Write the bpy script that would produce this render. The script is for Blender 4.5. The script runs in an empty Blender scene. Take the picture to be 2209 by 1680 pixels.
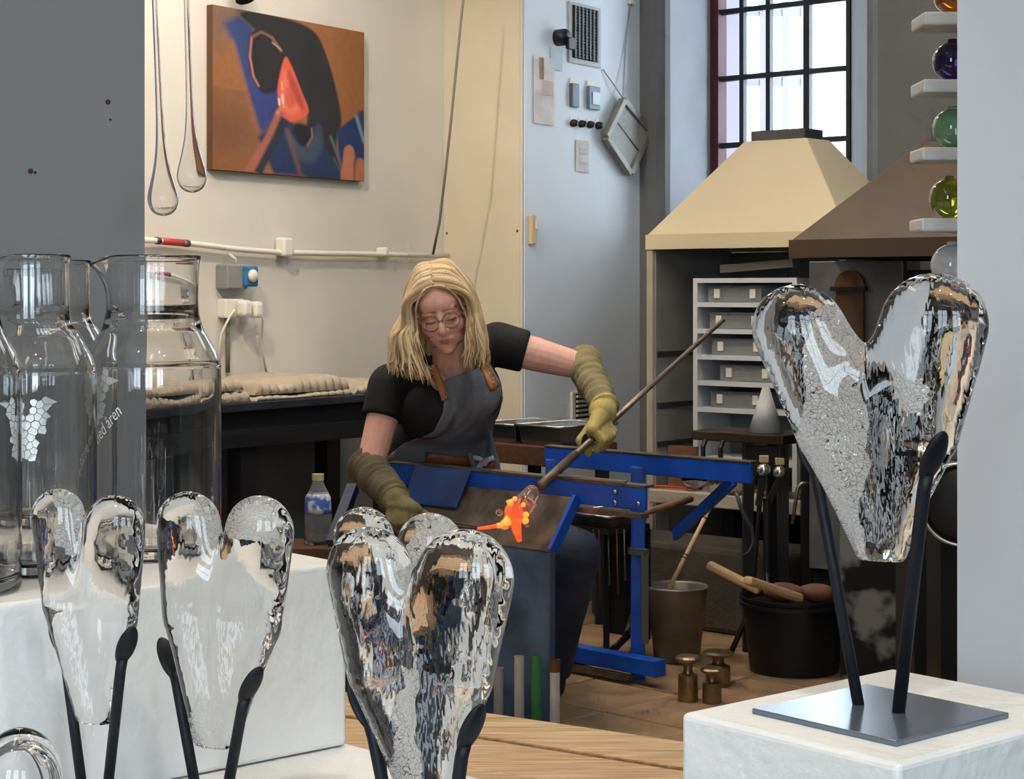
import bpy, bmesh, math, random
import numpy as np
from mathutils import Vector, Matrix, Quaternion, noise
from mathutils.bvhtree import BVHTree

random.seed(7); np.random.seed(7)
SC = bpy.context.scene
COL = SC.collection

# ------------------------------------------------------------------ camera
FPX, CX, HY, HC = 4000.0, 1104.5, 630.0, 1.2      # focal length in pixels of the 2209x1680 frame, principal column, horizon row, eye height
cam_d = bpy.data.cameras.new('camera'); cam = bpy.data.objects.new('camera', cam_d); COL.objects.link(cam)
cam.location = (0, 0, HC); cam.rotation_euler = (math.pi/2, 0, 0)
cam_d.sensor_width = 36.0; cam_d.sensor_fit = 'HORIZONTAL'
cam_d.lens = 36.0*FPX/2209.0
cam_d.shift_y = -(840.0-HY)/2209.0
cam_d.clip_start = 0.05; cam_d.clip_end = 200
SC.camera = cam

# ------------------------------------------------------------------ world, exposure
w = bpy.data.worlds.new('overcast_sky'); SC.world = w; w.use_nodes = True
bg = w.node_tree.nodes['Background']; bg.inputs[0].default_value = (0.74, 0.88, 1.0, 1); bg.inputs[1].default_value = 10.5
SC.view_settings.view_transform = 'Standard'; SC.view_settings.look = 'None'
SC.view_settings.exposure = 0.1; SC.view_settings.gamma = 1.0; SC.view_settings.use_curve_mapping = False
cy = SC.cycles
cy.use_denoising = True
cy.max_bounces = 12; cy.transmission_bounces = 12; cy.glossy_bounces = 3; cy.diffuse_bounces = 3; cy.transparent_max_bounces = 8
cy.use_adaptive_sampling = True; cy.adaptive_threshold = 0.14; cy.adaptive_min_samples = 8
cy.sample_clamp_indirect = 6.0; cy.blur_glossy = 0.6
cy.caustics_reflective = False; cy.caustics_refractive = True

# ------------------------------------------------------------------ large area lights: window openings and an added fill under the ceiling
def area(name, loc, target, sx, sy, energy, color):
    d = bpy.data.lights.new(name, 'AREA'); d.shape = 'RECTANGLE'; d.size = sx; d.size_y = sy; d.energy = energy; d.color = color
    o = bpy.data.objects.new(name, d); COL.objects.link(o); o.location = loc
    v = Vector(target)-Vector(loc); o.rotation_euler = v.to_track_quat('-Z', 'Y').to_euler(); return o
DAY = (0.78, 0.89, 1.0)
for k, xx in enumerate((-1.75, 0.05, 1.85)):      # light portals: they only guide sampling of the sky through the openings
    area('gallery_window_portal', (xx, -3.0, 1.95), (xx, 3, 1.95), 1.1, 2.1, 1, DAY).data.cycles.is_portal = True
area('workshop_window_portal', (1.2203, 8.4279, 2.325), (1.2203-.64, 8.4279-.768, 2.325), 0.74, 1.65, 1, DAY).data.cycles.is_portal = True
area('workshop_fill_area', (1.9, 5.2, 3.32), (0.9, 6.6, 0.6), 1.6, 1.0, 30, DAY)  # added fill light; the ceiling above it is closed
def spot(name, loc, target, energy, color, deg=50, rad=0.035, blend=0.6):
    d = bpy.data.lights.new(name, 'SPOT'); d.energy = energy; d.color = color; d.spot_size = math.radians(deg); d.spot_blend = blend; d.shadow_soft_size = rad
    o = bpy.data.objects.new(name, d); COL.objects.link(o); o.location = loc
    o.rotation_euler = (Vector(target)-Vector(loc)).to_track_quat('-Z', 'Y').to_euler(); return o
WARM = (1.0, 0.87, 0.70); NEUT = (1.0, 0.94, 0.86)
SPOTS = [((-1.0, 0.5, 3.05), (-0.25, 1.6, 0.9), 58, NEUT), ((0.35, 0.55, 3.05), (0.1, 1.6, 0.9), 56, NEUT),
         ((0.9, 0.2, 3.05), (0.36, 1.62, 0.9), 22, NEUT), ((-1.15, 4.3, 3.1), (-0.9, 6.9, 1.6), 170, WARM),
         ((-0.9, 5.0, 3.1), (0.95, 6.95, 1.55), 38, WARM), ((-0.6, 4.3, 3.1), (-0.05, 5.3, 0.9), 34, WARM)]
for l, t, e, c in SPOTS: spot('track_spot_light', l, t, e, c, 26 if e == 38 else 50)

# ------------------------------------------------------------------ helpers
def P(px, py, Y): return Vector(((px-CX)/FPX*Y, Y, HC-(py-HY)/FPX*Y))
def GZ(px, py, Z):
    Y = (HC-Z)*FPX/(py-HY); return Vector(((px-CX)/FPX*Y, Y, Z))
def onplane(px, py, P0, d):
    k = (px-CX)/FPX; t = (k*P0[1]-P0[0])/(d[0]-k*d[1]); Y = P0[1]+d[1]*t
    return P(px, py, Y)
def PXY(v): return (CX+v[0]/v[1]*FPX, HY-(v[2]-HC)/v[1]*FPX)
def V2(a, b): return Vector((a, b, 0)).normalized()
A = V2(.559, .829); B = V2(.768, -.64); NB = V2(.64, .768); NA = V2(-.829, .559)
UP = Vector((0, 0, 1))
BD = V2(.711, -.703); AD = V2(.703, .711)      # the glassblowing bench: along the arms, across them
def lin(c):
    c = c/255.0
    return c/12.92 if c <= 0.04045 else ((c+0.055)/1.055)**2.4
def rgb(r, g, b): return (lin(r), lin(g), lin(b), 1)

class MB:
    def __init__(s): s.v = []; s.f = []; s.col = None
    def add(s, vs, fs):
        n = len(s.v); s.v += [Vector(v) for v in vs]; s.f += [tuple(i+n for i in f) for f in fs]; return s
    def box(s, c, size, ax=None):
        c = Vector(c); X, Y, Z = ax or (Vector((1, 0, 0)), Vector((0, 1, 0)), UP)
        hx, hy, hz = size[0]/2, size[1]/2, size[2]/2
        vs = [c+X*a*hx+Y*b*hy+Z*d*hz for d in (-1, 1) for a, b in ((-1, -1), (1, -1), (1, 1), (-1, 1))]
        return s.add(vs, [(3, 2, 1, 0), (4, 5, 6, 7), (0, 1, 5, 4), (1, 2, 6, 5), (2, 3, 7, 6), (3, 0, 4, 7)])
    def bar(s, a, b, w_, h, upv=UP):      # box beam from a to b
        a, b = Vector(a), Vector(b); d = (b-a); L = d.length; d = d/L
        y = upv.cross(d)
        if y.length < 1e-4: y = Vector((1, 0, 0)).cross(d)
        y.normalize(); z = d.cross(y)
        return s.box((a+b)/2, (L, w_, h), (d, y, z))
    def prism(s, pts, ext):
        n = len(pts); pts = [Vector(p) for p in pts]; e = Vector(ext)
        return s.add(pts+[p+e for p in pts], [tuple(range(n))[::-1], tuple(range(n, 2*n))]+[(i, (i+1) % n, n+(i+1) % n, n+i) for i in range(n)])
    def hexa(s, lo, hi):
        return s.add(list(lo)+list(hi), [(3, 2, 1, 0), (4, 5, 6, 7), (0, 1, 5, 4), (1, 2, 6, 5), (2, 3, 7, 6), (3, 0, 4, 7)])
    def tube(s, pts, rad, seg=10, flat=1.0, cap=True, upv=None):
        pts = [Vector(p) for p in pts]; n = len(pts)
        rad = [rad]*n if not hasattr(rad, '__len__') else rad
        vs, fs = [], []; nrm = None
        for i in range(n):
            t = (pts[min(i+1, n-1)]-pts[max(i-1, 0)])
            t = t.normalized() if t.length > 1e-9 else UP
            if nrm is None:
                ref = upv if upv is not None else (UP if abs(t.z) < .9 else Vector((1, 0, 0)))
                nrm = (ref-t*ref.dot(t)).normalized()
            else:
                nrm = (nrm-t*nrm.dot(t)); nrm = nrm.normalized() if nrm.length > 1e-6 else t.orthogonal().normalized()
            bi = t.cross(nrm)
            for j in range(seg):
                a = 2*math.pi*j/seg; vs.append(pts[i]+nrm*math.cos(a)*rad[i]*flat+bi*math.sin(a)*rad[i])
        for i in range(n-1):
            for j in range(seg):
                a, b = i*seg+j, i*seg+(j+1) % seg; fs.append((a, b, b+seg, a+seg))
        if cap: fs += [tuple(range(seg))[::-1], tuple(range((n-1)*seg, n*seg))]
        return s.add(vs, fs)
    def lathe(s, prof, c, seg=32, axis=None, closed=False):   # prof: (r,h)
        c = Vector(c); Z = Vector(axis).normalized() if axis is not None else UP
        X = Z.orthogonal().normalized() if axis is not None else Vector((1, 0, 0)); Y = Z.cross(X)
        vs, fs = [], []; n = len(prof)
        for r, h in prof:
            for j in range(seg):
                a = 2*math.pi*j/seg; vs.append(c+Z*h+(X*math.cos(a)+Y*math.sin(a))*max(r, 1e-5))
        for i in range(n if closed else n-1):
            i2 = (i+1) % n
            for j in range(seg):
                fs.append((i*seg+j, i*seg+(j+1) % seg, i2*seg+(j+1) % seg, i2*seg+j))
        if not closed: fs += [tuple(range(seg))[::-1], tuple(range((n-1)*seg, n*seg))]
        return s.add(vs, fs)
    def ell(s, c, r, ax=None, nu=16, nv=10):
        c = Vector(c); r = (r, r, r) if not hasattr(r, '__len__') else r
        X, Y, Z = ax or (Vector((1, 0, 0)), Vector((0, 1, 0)), UP)
        vs = [c-Z*r[2]]; fs = []
        for i in range(1, nv):
            t = math.pi*i/nv-math.pi/2
            for j in range(nu):
                a = 2*math.pi*j/nu; vs.append(c+X*r[0]*math.cos(t)*math.cos(a)+Y*r[1]*math.cos(t)*math.sin(a)+Z*r[2]*math.sin(t))
        vs.append(c+Z*r[2])
        for j in range(nu): fs.append((0, 1+(j+1) % nu, 1+j))
        for i in range(nv-2):
            for j in range(nu):
                a, b = 1+i*nu+j, 1+i*nu+(j+1) % nu; fs.append((a, b, b+nu, a+nu))
        e = len(vs)-1; o = 1+(nv-2)*nu
        for j in range(nu): fs.append((o+j, o+(j+1) % nu, e))
        return s.add(vs, fs)
    def cone(s, a, ra, b, rb, seg=16, ends=True):   # round cone
        a, b = Vector(a), Vector(b); d = b-a; L = d.length; d = d/max(L, 1e-9)
        prof = []
        if ends: prof += [(ra*math.sin(t), -ra*math.cos(t)) for t in np.linspace(0.02, math.pi/2, 5)]
        else: prof += [(1e-4, 0), (ra, 0)]
        if ends: prof += [(rb*math.cos(t), L+rb*math.sin(t)) for t in np.linspace(0, math.pi/2-.02, 5)]
        else: prof += [(rb, L), (1e-4, L)]
        return s.lathe(prof, a, seg, axis=d)
    def sheet(s, rows, closed_u=False):
        n, m = len(rows), len(rows[0]); vs = [p for r in rows for p in r]; fs = []
        for i in range(n-1):
            for j in range(m if closed_u else m-1):
                fs.append((i*m+j, i*m+(j+1) % m, (i+1)*m+(j+1) % m, (i+1)*m+j))
        return s.add(vs, fs)
    def build(s, name, mat, parent=None, smooth=False, bevel=0, auto=None, solid=0, sub=0, origin=None, seg=2):
        off = world_of(parent) if parent is not None else (Vector(origin) if origin is not None else s.base())
        me = bpy.data.meshes.new(name); me.from_pydata([tuple(v-off) for v in s.v], [], s.f)
        if mat is not None: me.materials.append(mat)
        o = bpy.data.objects.new(name, me); COL.objects.link(o)
        if parent is not None: o.parent = parent
        else: o.location = off
        fix(me)
        if smooth: me.shade_smooth()
        if solid:
            m = o.modifiers.new('solid', 'SOLIDIFY'); m.thickness = solid; m.offset = 0
        if bevel:
            m = o.modifiers.new('bevel', 'BEVEL'); m.width = bevel; m.segments = seg; m.limit_method = 'ANGLE'; m.angle_limit = math.radians(40)
        if sub:
            m = o.modifiers.new('sub', 'SUBSURF'); m.levels = sub; m.render_levels = sub
        if auto: me.shade_smooth(); sharp(me, auto)
        return o
    def base(s):
        xs = [v.x for v in s.v]; ys = [v.y for v in s.v]; zs = [v.z for v in s.v]
        return Vector(((min(xs)+max(xs))/2, (min(ys)+max(ys))/2, min(zs)))
def fix(me):
    bm = bmesh.new(); bm.from_mesh(me); bmesh.ops.recalc_face_normals(bm, faces=bm.faces); bm.to_mesh(me); bm.free()
def sharp(me, deg):
    bm = bmesh.new(); bm.from_mesh(me); a = math.radians(deg)
    for e in bm.edges:
        if len(e.link_faces) == 2 and e.calc_face_angle(0) > a: e.smooth = False
    bm.to_mesh(me); bm.free()
def world_of(o):
    v = Vector((0, 0, 0))
    while o is not None: v = v+o.location; o = o.parent
    return v
def tag(o, label, cat, group=None, kind=None):
    if label: o['label'] = label
    if cat: o['category'] = cat
    if group: o['group'] = group
    if kind: o['kind'] = kind
    return o
def thing(name, loc, label, cat, group=None):
    o = bpy.data.objects.new(name, None); COL.objects.link(o); o.location = loc; o.empty_display_size = .05
    return tag(o, label, cat, group)
def struct(o): o['kind'] = 'structure'; return o

# ------------------------------------------------------------------ materials
def M(name, c, rough=.55, metal=0, var=.10, scale=6, bump=0, bscale=60, spec=.5, c2=None, stretch=(1, 1, 1), trans=0, ior=1.45, emit=None, estr=0, coat=0, sss=0, lo=.35, hi=.7, detail=4):
    m = bpy.data.materials.new(name); m.use_nodes = True; nt = m.node_tree; N = nt.nodes; L = nt.links
    b = N['Principled BSDF']; c = rgb(*c)
    tc = N.new('ShaderNodeTexCoord'); mp = N.new('ShaderNodeMapping'); mp.inputs['Scale'].default_value = stretch; L.new(tc.outputs['Object'], mp.inputs[0])
    nz = N.new('ShaderNodeTexNoise'); nz.inputs['Scale'].default_value = scale; nz.inputs['Detail'].default_value = detail; L.new(mp.outputs[0], nz.inputs['Vector'])
    cr = N.new('ShaderNodeValToRGB'); cr.color_ramp.elements[0].position = lo; cr.color_ramp.elements[1].position = hi
    dark = rgb(*c2) if c2 else tuple(x*(1-var*2) for x in c[:3])+(1,)
    cr.color_ramp.elements[0].color = dark; cr.color_ramp.elements[1].color = c
    L.new(nz.outputs['Fac'], cr.inputs[0]); L.new(cr.outputs[0], b.inputs['Base Color'])
    b.inputs['Roughness'].default_value = rough; b.inputs['Metallic'].default_value = metal; b.inputs['IOR'].default_value = ior
    b.inputs['Specular IOR Level'].default_value = spec
    if trans: b.inputs['Transmission Weight'].default_value = trans
    if coat: b.inputs['Coat Weight'].default_value = coat
    if sss:
        b.inputs['Subsurface Weight'].default_value = sss; b.inputs['Subsurface Radius'].default_value = (.01, .004, .002); b.inputs['Subsurface Scale'].default_value = 1.0
    if bump:
        n2 = N.new('ShaderNodeTexNoise'); n2.inputs['Scale'].default_value = bscale; n2.inputs['Detail'].default_value = 3; L.new(mp.outputs[0], n2.inputs['Vector'])
        bp = N.new('ShaderNodeBump'); bp.inputs['Strength'].default_value = bump; bp.inputs['Distance'].default_value = .01
        L.new(n2.outputs['Fac'], bp.inputs['Height']); L.new(bp.outputs[0], b.inputs['Normal'])
    if emit:
        b.inputs['Emission Color'].default_value = rgb(*emit); b.inputs['Emission Strength'].default_value = estr
    return m
def attr_mat(name, rough=.5, spec=.4, noise_scale=0, sss=0, bump=0, bscale=80):
    m = bpy.data.materials.new(name); m.use_nodes = True; nt = m.node_tree; N = nt.nodes; L = nt.links; b = N['Principled BSDF']
    a = N.new('ShaderNodeAttribute'); a.attribute_name = 'col'
    b.inputs['Roughness'].default_value = rough; b.inputs['Specular IOR Level'].default_value = spec
    if sss:
        b.inputs['Subsurface Weight'].default_value = sss; b.inputs['Subsurface Radius'].default_value = (.012, .005, .003); b.inputs['Subsurface Scale'].default_value = .6
    tc = N.new('ShaderNodeTexCoord'); nz = N.new('ShaderNodeTexNoise'); nz.inputs['Scale'].default_value = noise_scale or 30; L.new(tc.outputs['Object'], nz.inputs['Vector'])
    hs = N.new('ShaderNodeHueSaturation'); mr = N.new('ShaderNodeMapRange'); mr.inputs[3].default_value = .85; mr.inputs[4].default_value = 1.15
    L.new(nz.outputs['Fac'], mr.inputs[0]); L.new(mr.outputs[0], hs.inputs['Value']); L.new(a.outputs['Color'], hs.inputs['Color']); L.new(hs.outputs[0], b.inputs['Base Color'])
    if bump:
        bp = N.new('ShaderNodeBump'); bp.inputs['Strength'].default_value = bump; bp.inputs['Distance'].default_value = .005
        n2 = N.new('ShaderNodeTexNoise'); n2.inputs['Scale'].default_value = bscale; L.new(tc.outputs['Object'], n2.inputs['Vector'])
        L.new(n2.outputs['Fac'], bp.inputs['Height']); L.new(bp.outputs[0], b.inputs['Normal'])
    return m
def setcol(me, cols):
    at = me.color_attributes.new('col', 'FLOAT_COLOR', 'POINT')
    at.data.foreach_set('color', np.asarray(cols, dtype=np.float32).ravel())

wallgrey = M('wall_paint_grey', (138, 136, 135), .8, var=.04, scale=2, bump=.06, bscale=40)
wallwarm = M('wall_paint_cream', (218, 213, 203), .8, var=.05, scale=1.6, bump=.08, bscale=30)
wall_shaded = M('wall_paint_shaded', (104, 104, 103), .8, var=.05, scale=2, bump=.08, bscale=30)  # window wall darkened, its shade is put into the paint
ceilm = M('ceiling_paint', (196, 192, 186), .9, var=.03)
cabpaint = M('cabinet_paint', (208, 206, 200), .55, var=.03, scale=3)
cab_daylit = M('cabinet_paint_daylit', (222, 230, 240), .5, var=.03, scale=3)  # bluish window daylight is put into the door colour
plinthm = M('plinth_paint_white', (226, 226, 224), .7, var=.02, scale=8, bump=.25, bscale=55)
hoodm = M('hood_enamel_beige', (206, 191, 158), .5, var=.03, scale=3)
hood_shaded = M('hood_enamel_shaded', (72, 56, 40), .5, var=.12, scale=4)  # darker hood enamel: the second hood's shade is in this colour
blackm = M('black_paint', (20, 20, 24), .5, var=.2, scale=8)
deepblack = M('deep_black', (22, 22, 25), .7, var=.25, scale=5)  # near-black so the places under the hoods come out dark
darkmetal = M('dark_sheet_metal', (80, 80, 82), .5, .4, var=.15, scale=5)
bluem = M('blue_paint', (24, 84, 196), .4, var=.12, scale=9, c2=(18, 64, 158))
bluedark = M('blue_paint_worn', (38, 62, 104), .5, var=.2, scale=6, c2=(28, 40, 62))
sheetbrown = M('scorched_sheet', (112, 100, 88), .5, .3, c2=(58, 54, 54), scale=14)
sheetblue = M('blue_grey_sheet', (88, 116, 152), .45, .1, c2=(50, 68, 98), scale=7)
steel = M('stainless_steel', (196, 196, 194), .25, 1, var=.08, scale=20)
steelw = M('worn_steel', (138, 128, 116), .4, .9, var=.2, scale=20)
rustm = M('rusty_steel', (112, 78, 56), .65, .4, var=.2, scale=25)
brass = M('brass_patina', (172, 152, 118), .35, .9, var=.2, scale=25)
woodm = M('pale_wood', (232, 206, 168), .55, var=.12, scale=5, stretch=(1, 14, 14), c2=(186, 152, 112))
wooddark = M('dark_wood', (92, 60, 42), .6, var=.2, scale=6, stretch=(1, 10, 10))
paddle_wood = M('paddle_wood', (214, 182, 140), .6, var=.1, scale=5, stretch=(10, 1, 10))
whitep = M('white_plastic', (226, 222, 210), .45, var=.02)
concrete_shaded = M('concrete', (74, 68, 62), .85, var=.18, scale=8, bump=.3)  # darkened; the hood's shadow on the ledge is in the colour
tilem = M('floor_tile_clay', (168, 140, 106), .6, var=.16, scale=7, c2=(134, 108, 80))
mortarm = M('floor_mortar', (70, 62, 54), .9)
blackplastic = M('black_plastic', (22, 23, 28), .45, var=.1)
rodm = M('blackened_steel', (40, 44, 50), .5, .6, var=.15, scale=30)
platem = M('blackened_steel_plate', (118, 128, 142), .22, .55, var=.06, scale=10)
glassthin = M('thin_blown_glass', (253, 253, 253), .0, 0, var=0, trans=1, ior=1.22)
glassm = M('clear_glass', (252, 252, 252), .0, 0, var=0, trans=1, ior=1.5)
clearplastic = M('clear_plastic', (236, 238, 240), .08, var=0, trans=1, ior=1.2)
# ================================================================== the room
WP0 = P(445, 630, 6.67); WP0.z = 0                      # painting wall
WW0 = Vector((1.1246, 7.9219, 0))                        # window wall
ZC = 3.4
def wallslab(name, a, b, th, z0, z1, nrm, mat):
    m = MB(); a, b = Vector(a), Vector(b)
    m.prism([Vector((a.x, a.y, z0)), Vector((b.x, b.y, z0)), Vector((b.x, b.y, z1)), Vector((a.x, a.y, z1))], nrm*th)
    return struct(m.build(name, mat))
pw = lambda t: WP0+A*t
wallslab('wall_back', pw(-3.6), pw(2.6), .2, 0, ZC, NA, wallwarm)
# window wall with the splayed opening
ww = lambda t, d=0: WW0+B*t+NB*d
tL, tR = -.573, .44; fL, fR = -.6116, .11; ZS, ZT = 1.5, 3.15; DR = .45
m = MB()
def q(*ps): m.add(list(ps), [tuple(range(len(ps)))])
zv = lambda v, z: Vector((v.x, v.y, z))
for t0, t1, z0, z1 in ((-1.4, tL, 0, ZC), (tR, 4.2, 0, ZC), (tL, tR, 0, ZS), (tL, tR, ZT, ZC)):
    m.box((ww((t0+t1)/2)+NB*.02)+UP*((z0+z1)/2), (t1-t0, .04, z1-z0), (B, NB, UP))
struct(m.build('wall_window', wall_shaded)); m = MB()
for t0, f0 in ((tL, fL), (tR, fR)):
    s = -1 if t0 == tL else 1
    a0, b0 = ww(t0), ww(f0, DR); m.prism([zv(a0, ZS), zv(b0, ZS), zv(b0, ZT), zv(a0, ZT)], B*s*.05)
m.prism([zv(ww(tL), ZS), zv(ww(fL, DR), ZS), zv(ww(fR, DR), ZS), zv(ww(tR), ZS)], UP*-.05)
m.prism([zv(ww(tL), ZT), zv(ww(fL, DR), ZT), zv(ww(fR, DR), ZT), zv(ww(tR), ZT)], UP*.05)
struct(m.build('trim_reveal', M('reveal_paint', (158, 162, 168), .8, var=.04)))
# window
maroon = M('maroon_paint', (74, 26, 34), .5); ironm = M('window_iron', (26, 30, 40), .5); sash_glare = M('sash_paint_glare', (232, 226, 244), .6, var=.02)  # sash colour paled towards lilac to carry the window glare
paneg = M('window_pane_glass', (255, 255, 255), 0, var=0, trans=1, ior=1.02)
win = struct(thing('window_1', zv(ww((fL+fR)/2, DR), ZS), None, None))
fp = lambda px: ((lambda k: ((k*(WW0+NB*DR).y-(WW0+NB*DR).x)/(B.x-k*B.y)))((px-CX)/FPX))
tv = [fL+.0, fp(1603), fp(1660), fp(1743), fR]; zh = [ZS, 1.57, 1.88, 2.19, 2.50, 2.81, ZT]
m = MB(); m.box(zv(ww(fL+.022, DR), (ZS+ZT)/2), (.05, .07, ZT-ZS), (B, NB, UP)); m.build('window_frame', maroon, win)
m = MB(); m.box(zv(ww(fR, DR), (ZS+ZT)/2), (.02, .05, ZT-ZS), (B, NB, UP)); m.box(zv(ww((fL+fR)/2, DR), ZT), (fR-fL, .05, .03), (B, NB, UP)); m.box(zv(ww((fL+fR)/2, DR), ZS), (fR-fL, .05, .03), (B, NB, UP)); m.build('window_frame', ironm, win)
for t in tv[1:4]: MB().box(zv(ww(t, DR), (ZS+ZT)/2), (.022 if t != tv[3] else .03, .03, ZT-ZS), (B, NB, UP)).build('mullion', ironm, win)
for z in zh[1:-1]: MB().box(zv(ww((fL+fR)/2, DR), z), (fR-fL, .028, .024), (B, NB, UP)).build('glazing_bar', ironm, win)
for i in range(4):
    for j in range(len(zh)-1):
        a, b = tv[i]+.012, tv[i+1]-.012
        MB().box(zv(ww((a+b)/2, DR), (zh[j]+zh[j+1])/2), (b-a, .004, zh[j+1]-zh[j]-.02), (B, NB, UP)).build('pane', paneg, win)
# outer casement standing open outwards
cs = struct(thing('window_2', zv(ww(fp(1620), DR+.2), ZS), None, None))
def fpd(px, d):
    b0 = WW0+NB*d; k = (px-CX)/FPX; return (k*b0.y-b0.x)/(B.x-k*B.y)
a, b = ww(fpd(1578, DR+.10), DR+.10), ww(fpd(1736, DR+.36), DR+.36)
cd_ = (b-a).normalized(); cn_ = Vector((-cd_.y, cd_.x, 0))
for e_, w_ in ((0, .07), (.42, .035), (.72, .03), (1, .05)): MB().box(zv(a.lerp(b, e_), 2.35), (w_, .04, 1.75), (cd_, cn_, UP)).build('sash_stile', sash_glare, cs)
for z in (1.55, 1.86, 2.19, 2.52, 2.85, 3.15): MB().bar(zv(a, z), zv(b, z), .036, .045).build('sash_bar', sash_glare, cs)
# ceiling, floor, other walls (the gallery behind the camera has three tall windows)
struct(MB().box((0.2, 3.3, ZC+.05), (8.4, 13.2, .1)).build('ceiling', ceilm))
floor = struct(MB().box((0.2, 3.3, -.06), (8.4, 13.2, .1)).build('floor', mortarm))
struct(MB().box((-3.3, .6, 1.7), (.2, 7.6, 3.4)).build('wall_left', wallgrey))
struct(MB().box((3.9, 1.5, 1.7), (.2, 9.2, 3.4)).build('wall_far_right', wallgrey))
m = MB()
for x0, x1 in ((-3.4, -2.3), (-1.2, -.5), (.6, 1.3), (2.4, 4.0)): m.box(((x0+x1)/2, -3.1, 1.7), (x1-x0, .2, 3.4))
for x0, x1 in ((-2.3, -1.2), (-.5, .6), (1.3, 2.4)):
    m.box(((x0+x1)/2, -3.1, .45), (x1-x0, .2, .9)); m.box(((x0+x1)/2, -3.1, 3.2), (x1-x0, .2, .4))
    m.box(((x0+x1)/2, -3.02, 1.95), (.05, .05, 2.1)); m.box(((x0+x1)/2, -3.02, 2.3), (1.1, .05, .05))
struct(m.build('wall_gallery', wallgrey))
# near partition on the left with old screw holes, pillar on the right
xe = (312-CX)/FPX*3.0
part = struct(MB().prism([(-3.2, 3.0, 0), (xe, 3.0, 0), (xe-.07, 3.22, 0), (-3.2, 3.22, 0)], UP*3.4).build('wall_partition', wallgrey))
screwm = M('old_screw', (84, 40, 32), .6)
for px, py, r in ((233, 220, .0042), (66, 369, .0045), (238, 258, .002), (76, 372, .0025)):
    c = P(px, py, 3.0); MB().lathe([(1e-4, 0), (r, 0), (r*.8, .002), (1e-4, .003)], c, 12, axis=(0, -1, 0)).build('screw_head', screwm, part)
xp = (2065-CX)/FPX*1.98
struct(MB().prism([(xp, 1.98, 0), (3.8, 1.98, 0), (3.8, 2.2, 0), (xp+.07, 2.2, 0)], UP*3.4).build('wall_right', M('pillar_paint', (176, 176, 177), .75, var=.03, scale=3, bump=.12, bscale=18)))
# floor tiles (workshop)
ti = MB(); sz = .33; e = .004
rngt = random.Random(3); meshes = []
for k in range(4):
    mm = MB().box((0, 0, -.006), (sz-e*2, sz-e*2, .012), (BD, AD, UP)); o = mm.build('tile', tilem, floor, bevel=.003, seg=1, origin=(0, 0, 0)); o.location = (0, 0, 0); meshes.append(o)
o0 = meshes[0]; fw = world_of(floor); cnt = 0
def place_tile(x, y, z):
    global cnt
    src = meshes[cnt % 4]; o = src if cnt < 4 else src.copy()
    if cnt >= 4: COL.objects.link(o); o.parent = floor
    o.location = Vector((x, y, z)); cnt += 1
for mm in meshes:
    for v in mm.data.vertices: v.co = v.co+fw-fw*1 if False else v.co
for o in meshes:   # meshes were built relative to the floor origin; recentre to their own origin
    for v in o.data.vertices: v.co = v.co+fw
for i in range(-6, 20):
    for j in range(-4, 22):
        c = Vector((-.2, 4.6, 0))+BD*(i*sz)+AD*(j*sz)
        if not 4.2 < c.y < 7.4: continue
        px, py = PXY(c)
        if 950 < px < 2250 and 1250 < py < 1780:
            rel = c-fw; place_tile(rel.x, rel.y, -fw.z+rngt.uniform(-.0015, .0015))
# wooden threshold step
st = thing('wooden_step', (.2, 4.6, 0), 'low platform of worn pale wooden planks at the edge of the workshop floor', 'step')
far = GZ(1040, 1535, .12); fd = V2(.84, -.54); fn = V2(-.54, -.84)
for k, (w0, w1) in enumerate(((0, .215), (.222, .47), (.477, .72), (.727, 1.0))):
    c = far+fn*((w0+w1)/2)+fd*.25; c.z = .06-(.003 if k == 1 else 0)
    MB().box(c, (2.3, w1-w0, .12-(.006 if k == 1 else 0)), (fd, fn, UP)).build('plank', woodm, st, bevel=.004)
# ceiling lamps: twin tubes; the third is added as frontal fill
tubem = M('fluorescent_tube', (255, 240, 210), .4, emit=(255, 228, 186), estr=15)
lampb = M('lamp_body_white', (220, 218, 212), .5)
tubem3 = M('brightest_fluorescent_tube', (255, 240, 214), .4, emit=(255, 240, 222), estr=104)
tubem2 = M('bright_fluorescent_tube', (255, 240, 214), .4, emit=(255, 240, 222), estr=62)
for k, (x, y, l) in enumerate(((-.85, 5.6, 'above the bench'), (.35, 5.6, 'nearest the extraction hoods'), (.15, 3.5, 'added as frontal fill between the partition and the bench'), (-.9, 1.6, 'over the glass carafes'), (.6, 2.4, 'beside the right pillar'), (0, -.6, 'behind the display hearts'))):
    t = thing('ceiling_lamp', (x, y, 3.3), 'white twin tube ceiling lamp %s' % l, 'lamp', 'ceiling tube lamps')
    MB().box((x, y, 3.34), (.22, 1.25, .08)).build('lamp_body', lampb, t, bevel=.01)
    for s in (-1, 1): MB().tube([(x+s*.06, y-.58, 3.275), (x+s*.06, y+.58, 3.275)], .016, 8).build('tube', (tubem3, tubem2, tubem2, tubem, tubem, tubem)[k], t, smooth=True)
for k, (l, tt, e_, c_) in enumerate(SPOTS):
    d = (Vector(tt)-Vector(l)).normalized(); b0 = Vector(l)-d*.02
    t = thing('spot_lamp', (l[0], l[1], 3.4), 'black cylinder track spot aimed at %s' % ('the front hearts', 'the middle heart', 'the right heart', 'the canvas', 'the beige hood', 'the glassblower')[k], 'lamp', 'track spot lamps')
    MB().lathe([(.03, -.12), (.045, -.1), (.05, 0), (.046, 0), (.04, -.08), (1e-4, -.09)], b0-d*.02, 20, axis=d).build('lamp_can', blackm, t, smooth=True)
    MB().tube([b0-d*.1, (l[0], l[1], 3.4)], .008, 8).build('lamp_stem', blackm, t)
# ================================================================== back wall
def onw(px, py, out=0):      # point on the painting wall, moved out of it
    p = onplane(px, py, WP0, A); return p-NA*out
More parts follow.
